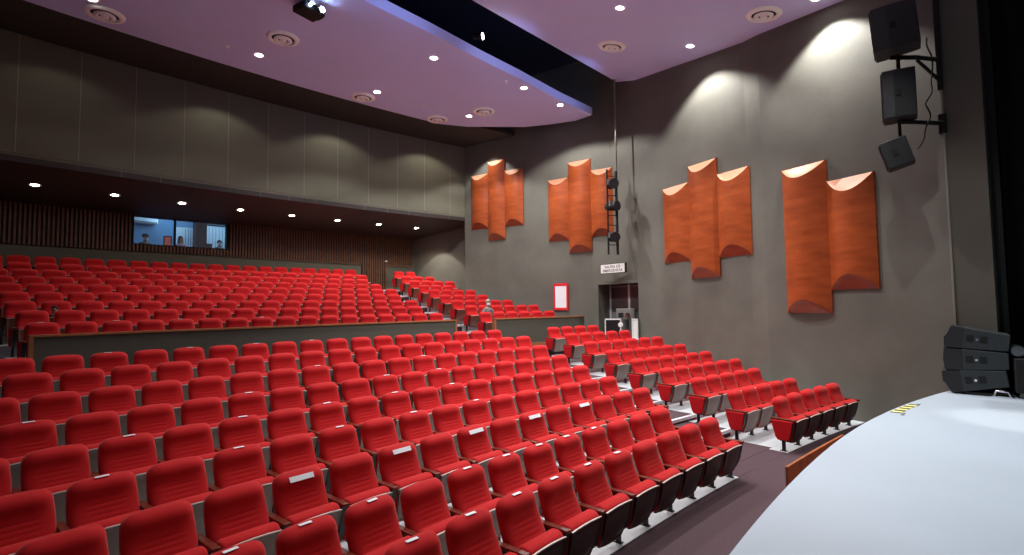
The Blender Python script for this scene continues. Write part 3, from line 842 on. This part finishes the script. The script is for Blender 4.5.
# --------------------------------------------------------- lighting ladder
t = empty('lighting_ladder', (14.50, 9.36, 4.12), math.radians(-35), 'tall dark lighting ladder hanging beside the wall above the exit', 'ladder')
for x in (-0.16, 0.16):
    mb = MB(); mb.cyl((x, 0, 0), (x, 0, 2.85 if x < 0 else 2.80), 0.034 if x < 0 else 0.050, 8); mb.build('rail', M['iron'], t)
for k in range(8):
    mb = MB(); mb.cyl((-0.16, 0, 0.32 + k * 0.33), (0.16, 0, 0.32 + k * 0.33), 0.015, 6); mb.build('rung', M['iron'], t)
mb = MB(); mb.cyl((0.20, 0.05, 2.6), (0.20, 0.05, 6.3), 0.028, 8); mb.cyl((0.16, 0, 2.7), (0.20, 0.05, 2.7), 0.03, 6); mb.build('hanging_pipe', M['grey_metal'], t)
for i, (z, nm) in enumerate(((2.36, 'topmost'), (1.62, 'middle'), (0.58, 'lowest'))):
    q = empty('stage_lamp', (14.46, 9.30, 4.12 + z), math.radians(-130 + 30 * (i == 1)), '%s black stage lamp of the three on the lighting ladder' % nm, 'stage lamp', 'stage lamps on the lighting ladder')
    q.scale = (1.3, 1.3, 1.3)
    mb = MB(); mb.cyl((-0.20, 0, 0), (0.12, 0, -0.02), 0.10, 16, r1=0.125); mb.build('lamp_body', M['black'], q)
    mb = MB(); mb.cyl((0.12, 0, -0.02), (0.15, 0, -0.022), 0.128, 16); mb.build('lens_ring', M['iron'], q)
    mb = MB(); mb.box(-0.02, 0.02, -0.13, -0.11, -0.02, 0.12); mb.box(-0.02, 0.02, 0.11, 0.13, -0.02, 0.12); mb.box(-0.02, 0.02, -0.13, 0.13, 0.10, 0.12); mb.build('yoke', M['grey_metal'], q)

# ------------------------------------------------------- hanging loudspeakers
def hung(x, y, z, w, d, h, rx, rz, label, taper=0.75):
    t = empty('loudspeaker', (x, y, z), rz, label, 'loudspeaker', 'loudspeakers hung beside the proscenium')
    t.rotation_euler = (rx, 0, rz)
    # cabinet: wide front (towards +y), narrower back
    mb = MB(); mb.prism([(-d / 2 * taper, -w / 2), (d / 2 * taper, -w / 2), (d / 2, w * 0.15), (d / 2, w / 2), (-d / 2, w / 2), (-d / 2, w * 0.15)], -h / 2, h / 2)
    mb.build('cabinet', M['speaker'], t, bevel=0.015, seg=2)
    mb = MB(); mb.box(-d / 2 + 0.03, d / 2 - 0.03, w / 2, w / 2 + 0.02, -h / 2 + 0.03, h / 2 - 0.03); mb.build('grille', M['grille'], t, bevel=0.008, seg=1)
    mb = MB(); mb.box(-d / 2 - 0.003, -d / 2 + 0.02, -0.02, 0.07, -0.05, 0.06); mb.build('handle', M['black'], t)
    return t
hung(11.35, 1.26, 7.36, 0.66, 0.55, 0.80, -0.06, 0.10, 'largest black loudspeaker, topmost of three beside the stage opening')
hung(11.35, 1.25, 6.14, 0.48, 0.46, 0.86, 0.0, 0.12, 'upright black loudspeaker, middle of three beside the stage opening')
hung(11.35, 1.33, 5.10, 0.40, 0.36, 0.50, -0.26, 0.12, 'smallest tilted black loudspeaker, lowest of three beside the stage opening')
t = empty('speaker_bracket', (12.05, 0.72, 5.4), 0, 'black wall bracket arms holding the hung loudspeakers', 'bracket')
mb = MB(); mb.box(-0.09, 0.03, -0.04, 0.04, 0.9, 3.1); mb.build('wall_post', M['black'], t)
for (za, zb, ya) in ((1.40, 1.48, 0.62), (0.22, 0.28, 0.55)):
    mb = MB(); mb.tube([(-0.05, 0, za + 0.05), (-0.4, 0.3, zb), (-0.7, ya, zb)], 0.04, 6); mb.build('arm', M['black'], t)
mb = MB(); mb.tube([(-0.05, 0.0, 1.05), (-0.4, 0.28, 1.42)], 0.03, 6); mb.build('strut', M['black'], t)
mb = MB(); mb.box(-0.02, 0.06, -0.06, 0.06, 0.1, 0.45); mb.build('wall_plate', M['black'], t)
mb = MB(); mb.tube([(-0.7, 0.52, 1.2), (-0.7, 0.52, 1.5)], 0.03, 6); mb.build('drop_rod', M['black'], t)
mb = MB(); mb.tube([(-0.7, 0.55, -0.1), (-0.7, 0.55, 0.3)], 0.025, 6); mb.build('drop_rod', M['black'], t)
mb = MB(); pts = [(11.7, 0.85, 7.2), (11.75, 0.82, 6.9), (11.78, 0.80, 6.5), (11.72, 0.84, 6.2), (11.7, 0.9, 6.0), (11.74, 0.88, 5.75), (11.66, 0.95, 5.4), (11.5, 1.1, 5.1)]
fine = []
for a, b in zip(pts[:-1], pts[1:]):
    for q in range(4): fine.append(tuple(lerp(a[i], b[i], q / 4) + 0.02 * math.sin((len(fine)) * 0.9) * (i == 1) for i in range(3)))
mb.tube(fine, 0.013, 6); tag(mb.build('speaker_cable', M['black']), 'loose black cable hanging between the hung loudspeakers', 'cable')

# ---------------------------------------------------- loudspeaker stack on stage
def array_box(z, pitch, name, label):
    t = empty('stage_loudspeaker', (11.28, 0.47, z), 0, label, 'loudspeaker', 'loudspeaker stack on the stage')
    t.rotation_euler = (pitch, 0, 0.05)
    h = 0.345
    # side profile (y forward to the seats, z up): trapezoid, taller at the front
    mb = MB(); mb.prism_yz([(-0.42, 0.045), (-0.42, h - 0.045), (0.14, h), (0.14, 0.0)], 0, 0.72); mb.build('cabinet', M['speaker_side'], t, bevel=0.008, seg=1)
    mb = MB(); mb.prism_yz([(0.14, 0.002), (0.14, h - 0.002), (0.30 if name == 't' else 0.365, h + 0.004), (0.355 if name == 't' else 0.38, h * 0.55), (0.355 if name == 'l' else 0.38, h * 0.45), (0.30 if name == 'l' else 0.365, -0.004)], 0.004, 0.716); mb.build('curved_grille', M['grille'], t)
    for y in (-0.12, 0.05):
        mb = MB(); mb.box(-0.004, 0.01, y - 0.045, y + 0.045, 0.12, 0.235); mb.build('handle_recess', M['black'], t)
    mb = MB(); mb.cyl((-0.012, -0.035, h * 0.5), (0.004, -0.035, h * 0.5), 0.018, 10); mb.build('rigging_pin', M['chrome'], t)
    return t
array_box(0.985, -0.13, 'l', 'black wedge loudspeaker on the stage, bottom of the stack')
array_box(1.315, 0.0, 'm', 'black wedge loudspeaker, middle of the stack on the stage')
array_box(1.655, 0.13, 't', 'black wedge loudspeaker, top of the stack on the stage')
t = empty('stack_base', (11.62, 0.42, 0.92), 0, 'low black plinth with silver skid under the loudspeaker stack', 'plinth')
mb = MB(); mb.box(-0.33, 0.36, -0.40, 0.22, 0, 0.045); mb.build('plinth_board', M['black'], t)
mb = MB(); mb.tube([(-0.36, -0.36, 0.02), (-0.36, -0.34, 0.09), (-0.36, -0.2, 0.10), (-0.36, -0.17, 0.02)], 0.018, 8); mb.box(-0.40, -0.33, -0.38, -0.14, 0, 0.02); mb.build('silver_skid', M['chrome'], t)
t = empty('equipment_case', (11.35, -0.22, 0.92), 0.1, 'black equipment case with metal fittings beside the loudspeaker stack', 'case')
mb = MB(); mb.box(-0.1, 0.7, -0.32, 0.22, 0.09, 0.62); mb.build('case_body', M['black'], t, bevel=0.01, seg=1)
mb = MB(); mb.box(-0.112, -0.1, 0.02, 0.08, 0.40, 0.52); mb.box(-0.112, -0.1, -0.2, -0.14, 0.40, 0.46); mb.build('latch', M['chrome'], t)
for (x, y) in ((0.0, -0.24), (0.0, 0.14), (0.6, -0.24), (0.6, 0.14)):
    mb = MB(); mb.cyl((x - 0.02, y, 0.04), (x + 0.02, y, 0.04), 0.04, 12); mb.box(x - 0.015, x + 0.015, y - 0.02, y + 0.02, 0.04, 0.1); mb.build('castor', M['grey_metal'], t)
t = empty('stage_lamp', (11.55, -0.02, 1.54), 0.3, 'dark stage lamp with a glinting lens on the equipment case', 'stage lamp')
mb = MB(); mb.cyl((-0.10, 0, 0.11), (0.16, 0, 0.11), 0.10, 16); mb.build('lamp_body', M['black'], t)
mb = MB(); mb.cyl((-0.125, 0, 0.11), (-0.10, 0, 0.11), 0.085, 16); mb.build('lens', M['chrome'], t)
mb = MB(); mb.box(-0.02, 0.02, -0.14, -0.12, 0, 0.13); mb.box(-0.02, 0.02, 0.12, 0.14, 0, 0.13); mb.box(-0.02, 0.02, -0.14, 0.14, 0, 0.015); mb.build('yoke', M['black'], t)

# black leg curtain beside the stage
mb = MB(); vs = []; n = 60
for i in range(n + 1):
    y = lerp(-5.5, 0.0, i / n); x = 12.9 + 0.10 * math.sin(i * 1.5)
    vs += [(x, y, 0.93), (x, y, 10.4), (x + 0.03, y, 0.93), (x + 0.03, y, 10.4)]
fs = []
for i in range(n):
    a = i * 4; fs += [(a, a + 4, a + 5, a + 1), (a + 2, a + 6, a + 7, a + 3)]
fs += [(0, 1, 3, 2), (n * 4, n * 4 + 1, n * 4 + 3, n * 4 + 2)]
mb.add(vs, fs, 0, True); tag(mb.build('stage_curtain', M['curtain'], fixn=False), 'black pleated curtain hanging at the right wing of the stage', 'curtain')

# ----------------------------------------------------------- ceiling fittings
def slope_at(y):
    for (a, b) in zip(PROF[:-1], PROF[1:]):
        if a[0] <= y <= b[0]:
            t = (y - a[0]) / (b[0] - a[0]); return lerp(a[1], b[1], t), math.atan2(b[1] - a[1], b[0] - a[0])
    return PROF[-1][1], 0.2
me_ring = MB().lathe([(0.09, 0.0), (0.115, -0.012), (0.135, -0.008), (0.14, 0.0)], n=20).mesh('trim_ring', M['white_trim'])
me_lens = MB().lathe([(0.0, -0.014), (0.06, -0.012), (0.09, 0.001)], n=20).mesh('lamp_lens', M['lens'])
me_lens_s = MB().lathe([(0.0, -0.014), (0.06, -0.012), (0.09, 0.001)], n=20).mesh('lamp_lens', M['lens_soffit'])
def spot(x, y, z, power, size, blend, col=(1, 0.93, 0.84), aim=None, r=0.06):
    L = bpy.data.lights.new('spot_beam', 'SPOT'); L.energy = power; L.spot_size = math.radians(size); L.spot_blend = blend
    L.color = col; L.shadow_soft_size = r
    o = bpy.data.objects.new('spot_beam', L); COL.objects.link(o); o.location = (x, y, z)
    if aim: o.rotation_euler = (Vector(aim) - Vector((x, y, z))).to_track_quat('-Z', 'Y').to_euler()
    return o
def downlight(x, y, z, rx, label, group, power, size=140, blend=0.25, lens=None, col=(1, 0.93, 0.84)):
    t = empty('ceiling_downlight', (x, y, z), 0, label, 'downlight', group); t.rotation_euler = (rx, 0, 0)
    from_mesh('trim_ring', me_ring, t); from_mesh('lamp_lens', lens or me_lens, t)
    spot(x, y, z - 0.03, power, size, blend, col)
NEU = (1, 0.98, 0.965)
MAIN = [(1.45, 14.06, 24, 'recessed downlight at the far left of the main ceiling raft'),
        (4.95, 14.14, 85, 'recessed downlight between two round vents, left part of main raft'),
        (8.39, 11.0, 620, 'bright downlight in the middle of the main ceiling raft'),
        (11.59, 10.6, 620, 'bright downlight near the front edge of the main raft, left of two'),
        (13.47, 10.67, 560, 'bright downlight near the right tip of the main raft'),
        (11.91, 13.58, 620, 'downlight beside a round vent at the rear right of main raft'),
        (8.47, 14.04, 360, 'downlight beside the round vent at the rear middle of main raft')]
for (x, y, k, lb) in MAIN: downlight(x, y, 9.268, 0, lb, 'downlights in the main ceiling raft', k, 136 if x > 13 else 124, 0.25, col=NEU)
spot(13.78, 15.05, 9.33, 230, 98, 0.25, NEU)      # washer in the bulkhead over the farthest wall sculptures
for (x, y, k) in ((4.9, 10.9, 110), (1.5, 11.0, 20)):
    downlight(x, y, 9.268, 0, 'recessed downlight in the main ceiling raft, out of the photograph to the left', 'unseen downlights of the main raft', k, 124, 0.35, col=NEU)
FRONT = [(10.41, 6.37, 1050, 'bright downlight in the middle of the front ceiling raft'),
         (13.22, 5.93, 760, 'bright downlight near the right wall in the front ceiling raft'),
         (12.22, 2.67, 680, 'downlight at the top edge, over the nearest wall sculptures')]
for (x, y, k, lb) in FRONT:
    z, a = slope_at(y); downlight(x, y, z - 0.004, a, lb, 'downlights in the front ceiling raft', k, 98 if x < 11 else 110, 0.4, col=NEU)
for (x, y, k) in ((7.4, 6.4, 800), (4.2, 6.4, 220), (1.0, 6.4, 90), (9.2, 4.0, 380), (6.0, 4.0, 240), (3.0, 4.0, 60), (9.0, 1.4, 330), (6.0, 1.4, 280), (3.0, 1.4, 90)):
    z, a = slope_at(y); downlight(x, y, z - 0.004, a, 'recessed downlight in the front ceiling raft, above the frame of the photograph', 'unseen downlights of the front raft', k * 1.1, 90, 0.45, col=NEU)
# wall washers set deep in the bulkhead over the upper rear wall
for (s, k) in ((-3.75, 10), (-0.1, 34), (3.6, 60), (7.3, 75)):
    x, y, a = arc(s, 16.35); spot(x, y, 9.33, k, 130, 0.30, (1, 0.93, 0.80))
# soffit downlights above the back rows
for i in range(-2, 8):
    s = -4.12 + 1.745 * i
    x, y, a = arc(s, 19.0)
    lb = 'soffit downlight over the back rows, %s from the left' % ORD[i] if i >= 0 else 'soffit downlight over the back rows, beyond the left of the photograph'
    downlight(x, y, 6.15 - 0.1618 * 1.5 - 0.002, -0.16, lb, 'row of soffit downlights over the back rows', (4, 4, 8, 12, 22, 38, 66, 95, 110, 110)[i + 2], 130, 0.5, me_lens_s, (1, 0.9, 0.75))
# spot washing the wall at the end of the back rows
spot(13.70, 18.2, 5.88, 150, 86, 0.12, (1, 0.93, 0.82), (13.70, 18.2, 1.0))

def vent(x, y, z, rx, label):
    t = empty('ceiling_vent', (x, y, z), 0, label, 'vent', 'round ceiling vents'); t.rotation_euler = (rx, 0, 0)
    MB().lathe([(0.265, 0.0), (0.27, -0.045), (0.30, -0.06), (0.37, -0.03), (0.39, 0.0)], n=32).build('outer_ring', M['white_trim'], t, fixn=False)
    MB().lathe([(0.12, -0.05), (0.13, -0.085), (0.16, -0.09), (0.215, -0.06), (0.21, -0.04)], n=32).build('middle_ring', M['white_trim'], t, fixn=False)
    MB().lathe([(0.0, -0.095), (0.06, -0.095), (0.085, -0.075), (0.08, -0.05)], n=24).build('centre_disc', M['white_trim'], t, fixn=False)
    MB().lathe([(0.0, -0.008), (0.268, -0.008), (0.27, 0.0)], n=24).build('dark_throat', M['vent_dark'], t, fixn=False)
for (x, y, lb) in ((1.74, 14.58, 'round ceiling vent at the far left of the main raft'), (5.05, 12.81, 'round ceiling vent between the projector and a downlight'),
                   (8.35, 14.7, 'round ceiling vent at the rear edge, middle of the main raft'), (11.27, 14.6, 'round ceiling vent nearest the rear right corner of main raft'),
                   (11.97, 12.86, 'round ceiling vent left of the front right downlights')):
    vent(x, y, 9.268, 0, lb)
for (x, y, lb) in ((12.24, 7.78, 'round ceiling vent near the rear corner of the front raft'), (12.35, 3.76, 'large round ceiling vent nearest the top edge of the photograph')):
    z, a = slope_at(y); vent(x, y, z - 0.002, a, lb)
for (x, y, lb) in ((4.19, 14.21, 'tiny white sprinkler head left of the rear downlight'), (10.16, 13.87, 'tiny white sprinkler head at the rear of the main raft'), (10.83, 10.64, 'tiny white sprinkler head near the front edge of main raft')):
    t = empty('sprinkler_head', (x, y, 9.268), 0, lb, 'sprinkler')
    MB().lathe([(0.06, 0), (0.05, -0.02), (0.0, -0.02)], n=14).build('escutcheon', M['white_trim'], t, fixn=False)
    MB().lathe([(0.012, -0.02), (0.012, -0.06), (0.03, -0.065), (0.0, -0.07)], n=10).build('nozzle', M['white_trim'], t, fixn=False)

# ceiling projector
t = empty('ceiling_projector', (4.88, 10.95, 9.27), math.radians(12), 'black projector with a glowing blue lens hung from the ceiling', 'projector')
mb = MB(); mb.cyl((0, 0, 0), (0, 0, -0.08), 0.03, 10); mb.box(-0.12, 0.12, -0.12, 0.12, -0.03, 0); mb.build('ceiling_mount', M['black'], t)
mb = MB(); mb.box(-0.27, 0.27, -0.22, 0.22, -0.24, -0.08); mb.build('body', M['black'], t, bevel=0.03)
mb = MB(); mb.cyl((0.10, -0.21, -0.17), (0.10, -0.33, -0.18), 0.075, 18); mb.build('lens_barrel', M['iron'], t)
mb = MB(); mb.cyl((0.10, -0.33, -0.18), (0.10, -0.336, -0.18), 0.062, 18); mb.build('lens', M['lens_blue'], t)
mb = MB(); mb.cyl((-0.16, -0.26, -0.18), (-0.16, -0.27, -0.18), 0.035, 12); mb.build('status_lamp', M['lens_blue'], t)
mb = MB(); [mb.box(-0.25 + i * 0.05, -0.085 + i * 0.05, -0.1, 0.1, -0.082, -0.205) for i in range(9)]; mb.build('cooling_ribs', M['iron'], t)
# lamp in the dark slot between the rafts
t = empty('stage_lamp', (9.2, 10.05, 9.83), math.radians(-60), 'lit stage lamp hanging in the dark slot between the ceiling rafts', 'stage lamp')
mb = MB(); mb.cyl((-0.16, 0, 0), (0.10, 0, -0.02), 0.09, 16, r1=0.10); mb.build('lamp_body', M['black'], t)
mb = MB(); mb.cyl((0.10, 0, -0.02), (0.11, 0, -0.02), 0.088, 16); mb.build('lens', M['lens'], t)
mb = MB(); mb.cyl((0, 0, 0.05), (0, 0, 1.75), 0.012, 6); mb.build('hanger', M['black'], t)

# ---------------------------------------------------- small lamp at rear door
x, y, a = arc(7.60, YR - 0.14)
t = empty('door_lamp', (x, y, 4.50), -a, 'tiny lit lamp at the right edge of the slatted rear door', 'lamp')
MB().lathe([(0.0, 0.0), (0.05, 0.01), (0.06, 0.06), (0.0, 0.09)], n=12).build('shade', M['white_trim'], t, fixn=False)
mb = MB(); mb.box(-0.02, 0.02, 0.02, 0.12, 0.03, 0.08); mb.build('arm', M['iron'], t)

# ------------------------------------------------------------------- people
def skin_mesh(name, verts, edges, radii, m, parent, sub=1):
    me = bpy.data.meshes.new(name); me.from_pydata(verts, edges, [])
    o = bpy.data.objects.new(name, me); COL.objects.link(o)
    sk = o.modifiers.new('skin', 'SKIN'); sk.use_smooth_shade = True
    for i, r in enumerate(radii):
        rr = r if isinstance(r, tuple) else (r, r)
        me.skin_vertices[0].data[i].radius = rr
    me.skin_vertices[0].data[0].use_root = True
    sb = o.modifiers.new('sub', 'SUBSURF'); sb.levels = sub; sb.render_levels = sub
    bpy.context.view_layer.update()
    me2 = bpy.data.meshes.new_from_object(o.evaluated_get(bpy.context.evaluated_depsgraph_get()))
    bpy.data.objects.remove(o)
    me2.name = name; me2.materials.clear(); me2.materials.append(m)
    for p in me2.polygons: p.use_smooth = True
    return from_mesh(name, me2, parent)

def person(loc, rz, sc, label, cloth, hair, mask=False, cap=False, long_hair=False, turn=0.0):
    """seated figure facing -y, origin on the floor under the pelvis"""
    t = empty('person', loc, rz, label, 'person'); t.scale = (sc, sc, sc)
    V = [(0, 0, 0.50), (0, 0.02, 0.72), (0, 0.03, 0.92), (0, 0.02, 1.04), (0, 0.0, 1.13), (0, -0.015, 1.22), (0, -0.01, 1.32)]
    E = [(0, 1), (1, 2), (2, 3), (3, 4), (4, 5), (5, 6)]
    Rr = [(0.15, 0.12), (0.14, 0.11), (0.16, 0.11), (0.10, 0.08), (0.055, 0.055), (0.078, 0.088), (0.07, 0.085)]
    hands = []
    for s in (-1, 1):
        k = len(V)
        V += [(s * 0.17, 0.02, 0.99), (s * 0.23, 0.0, 0.73), (s * 0.14, -0.22, 0.66), (s * 0.11, -0.30, 0.655)]
        Rr += [0.065, 0.048, 0.033, (0.036, 0.020)]
        E += [(3, k), (k, k + 1), (k + 1, k + 2), (k + 2, k + 3)]
        for f in range(4):
            q = len(V); L = (0.075, 0.085, 0.08, 0.06)[f]; fx = s * 0.11 + (f - 1.5) * 0.021
            V += [(fx, -0.34, 0.655), (fx, -0.34 - L * 0.55, 0.650), (fx, -0.34 - L * 0.9, 0.630)]; Rr += [0.010, 0.009, 0.008]
            E += [(k + 3, q), (q, q + 1), (q + 1, q + 2)]
        q = len(V); V += [(s * 0.11 - s * 0.045, -0.31, 0.65), (s * 0.11 - s * 0.055, -0.345, 0.645)]; Rr += [0.011, 0.009]; E += [(k + 3, q), (q, q + 1)]
        k = len(V)
        V += [(s * 0.10, -0.05, 0.50), (s * 0.12, -0.42, 0.50), (s * 0.12, -0.44, 0.09), (s * 0.12, -0.56, 0.05)]
        Rr += [0.095, 0.065, 0.045, (0.04, 0.03)]
        E += [(0, k), (k, k + 1), (k + 1, k + 2), (k + 2, k + 3)]
    skin_mesh('body', V, E, Rr, M['skin'], t)
    # clothing over the torso, arms and legs
    CV = [(0, 0, 0.50), (0, 0.02, 0.72), (0, 0.03, 0.92), (0, 0.02, 1.045)]; CE = [(0, 1), (1, 2), (2, 3)]; CR = [(0.175, 0.14), (0.165, 0.13), (0.185, 0.13), (0.11, 0.09)]
    for s in (-1, 1):
        k = len(CV); CV += [(s * 0.175, 0.02, 0.99), (s * 0.235, 0.0, 0.73), (s * 0.14, -0.22, 0.66)]; CR += [0.082, 0.062, 0.046]; CE += [(3, k), (k, k + 1), (k + 1, k + 2)]
    skin_mesh('jacket', CV, CE, CR, cloth, t)
    TV = [(0, 0, 0.50)]; TE = []; TR = [(0.165, 0.13)]
    for s in (-1, 1):
        k = len(TV); TV += [(s * 0.10, -0.05, 0.50), (s * 0.12, -0.42, 0.50), (s * 0.12, -0.44, 0.10)]; TR += [0.105, 0.078, 0.058]; TE += [(0, k), (k, k + 1), (k + 1, k + 2)]
    skin_mesh('trousers', TV, TE, TR, M['cloth_trouser'], t)
    # face details
    f = empty('tmp'); bpy.data.objects.remove(f)
    mb = MB(); mb.lathe([(0.0, 0.0), (0.012, 0.004), (0.014, 0.03), (0.004, 0.05)], (0, -0.098, 1.225), 8); mb.build('nose', M['skin'], t)
    for s in (-1, 1):
        mb = MB(); mb.lathe([(0.0, -0.011), (0.009, -0.006), (0.011, 0.0), (0.009, 0.006), (0.0, 0.011)], (s * 0.030, -0.083, 1.275), 8); mb.build('eye', M['black'], t)
        mb = MB(); mb.lathe([(0.0, -0.03), (0.012, -0.02), (0.014, 0.01), (0.0, 0.03)], (s * 0.082, 0.0, 1.255), 8); mb.build('ear', M['skin'], t)
    if not mask:
        mb = MB(); mb.box(-0.025, 0.025, -0.096, -0.080, 1.192, 1.202); mb.build('mouth', M['cloth_pink'], t)
    # hair: cap of the skull
    mb = MB(); vs = []; n = 16; rows = 8
    for j in range(rows + 1):
        ph = lerp(0.02, 1.75, j / rows)
        for i in range(n):
            a = 2 * PI * i / n
            front = max(0, -math.sin(a)); p2 = ph * (1 - 0.42 * front)
            vs.append((0.090 * math.sin(p2) * math.cos(a), 0.008 + 0.105 * math.sin(p2) * math.sin(a), 1.275 + 0.118 * math.cos(p2) - (0.16 * (j / rows) ** 3 * (1 - front) if long_hair else 0)))
    mb.add(vs, [(j * n + i, j * n + (i + 1) % n, (j + 1) * n + (i + 1) % n, (j + 1) * n + i) for j in range(rows) for i in range(n)], 0, True)
    mb.build('hair', hair, t, fixn=False)
    if mask:
        mb = MB(); vs = []
        for j in range(6):
            for i in range(9):
                a = lerp(-1.25, 1.25, i / 8); z = lerp(1.155, 1.255, j / 5)
                r = 0.098 - 0.02 * abs(j - 2.5) / 2.5
                vs.append((r * 0.90 * math.sin(a), -r * 1.12 * math.cos(a) + 0.006, z))
        mb.add(vs, [(j * 9 + i, j * 9 + i + 1, (j + 1) * 9 + i + 1, (j + 1) * 9 + i) for j in range(5) for i in range(8)], 0, True)
        mb.build('face_mask', M['mask'], t, fixn=False)
    if cap:
        mb = MB(); mb.lathe([(0.105, 1.295), (0.108, 1.32), (0.09, 1.385), (0.0, 1.41)], n=16); mb.box(-0.06, 0.06, -0.20, -0.08, 1.295, 1.305); mb.build('cap', M['cloth_dark'], t)
    return t
def seat_xyz(s, Y, dy=-0.30):
    x, y, a = arc(s, Y + dy); return (x, y), a
(px, py), pa = seat_xyz(6.78 + 0.56, 13.832)
person((px - 0.10, py, 1.628 - 0.27), -pa, 0.97, 'person in grey patterned jacket and white face mask seated behind the short partition', M['cloth_check'], M['hair_grey'], mask=True)
(px, py), pa = seat_xyz(-4.479 + 0.56 * 0.92, 14.689)
person((px, py, 1.831 - 0.10), -pa, 0.62, 'small dark-haired person peering between seats at the far left', M['cloth_dark'], M['hair_dark'])
for (s, Y, sc, lb, cl, cap, lh, mk) in ((-1.09, 21.75, 0.98, 'person in dark clothes and cap at the left end of the booth', M['cloth_dark'], True, False, True),
                                       (-0.02, 21.75, 1.0, 'person with long dark hair and pink top inside the booth', M['cloth_pink'], False, True, False),
                                       (1.27, 21.75, 0.97, 'person with white face mask at the right end of the booth', M['cloth_dark'], False, False, True)):
    x, y, a = arc(s, Y)
    person((x, y, 3.80), -a + 0.2, sc, lb, cl, M['hair_dark'], mask=mk, cap=cap, long_hair=lh)

# ------------------------------------------------------------------- lights
def area(loc, size, power, col, aim, sy=None):
    L = bpy.data.lights.new('area_beam', 'AREA'); L.energy = power; L.color = col; L.size = size
    if sy: L.shape = 'RECTANGLE'; L.size_y = sy
    o = bpy.data.objects.new('area_beam', L); COL.objects.link(o); o.location = loc
    o.rotation_euler = (Vector(aim) - Vector(loc)).to_track_quat('-Z', 'Y').to_euler()
    return o
# stage lighting bars above and behind the camera
for x in (3.3, 6.4, 8.9):
    spot(x, -1.6, 9.0, 300, 46, 0.6, (0.86, 0.93, 1.0), (x + 0.2, -0.6, 0.9), 0.25)
spot(9.0, -1.5, 8.2, 800, 15, 0.6, (1.0, 0.97, 0.88), (9.3, -0.15, 0.9), 0.1)
# booth lamp
x, y, a = arc(-0.2, 21.9)
L = bpy.data.lights.new('booth_light', 'POINT'); L.energy = 26; L.color = (0.42, 0.76, 1.0); L.shadow_soft_size = 0.25
o = bpy.data.objects.new('booth_light', L); COL.objects.link(o); o.location = (x, y, 6.0)
x, y, a = arc(1.5, 21.7); o = bpy.data.objects.new('booth_light', L); COL.objects.link(o); o.location = (x, y, 5.9)  # second, unseen light added to brighten the booth's right part
# projector throw (towards the stage) and added, unseen blue spots that tint the raft edge
spot(5.1, 10.5, 8.9, 120, 40, 0.4, (0.5, 0.75, 1.0), (5, -2, 3), 0.05)
for x in (6.5, 10.0, 13.0): spot(x, 8.2, 8.6 + 0.3, 60, 100, 0.8, (0.35, 0.5, 1.0), (x, 10.2, 9.42), 0.1)

w = bpy.data.worlds.new('world'); scn.world = w; w.use_nodes = True
w.node_tree.nodes['Background'].inputs['Color'].default_value = (0.02, 0.02, 0.024, 1)
w.node_tree.nodes['Background'].inputs['Strength'].default_value = 0.2

# ------------------------------------------------------------------- camera
cam = bpy.data.cameras.new('camera'); cam.sensor_fit = 'HORIZONTAL'; cam.sensor_width = 36.0; cam.lens = 36.0 * 512.47 / 1024
cam.clip_start = 0.05; cam.clip_end = 200
co = bpy.data.objects.new('camera', cam); COL.objects.link(co)
yaw, pitch, roll = 0.8011865, 0.05496376, -0.01282978
Rm = Matrix.Rotation(-yaw, 4, 'Z') @ Matrix.Rotation(PI / 2 + pitch, 4, 'X') @ Matrix.Rotation(roll, 4, 'Z')
co.matrix_world = Matrix.Translation((0, 0, EYE)) @ Rm
scn.camera = co
scn.view_settings.view_transform = 'Standard'; scn.view_settings.look = 'None'
scn.view_settings.exposure = 0.45; scn.view_settings.gamma = 1.0; scn.view_settings.use_curve_mapping = False
scn.cycles.max_bounces = 6; scn.cycles.diffuse_bounces = 4
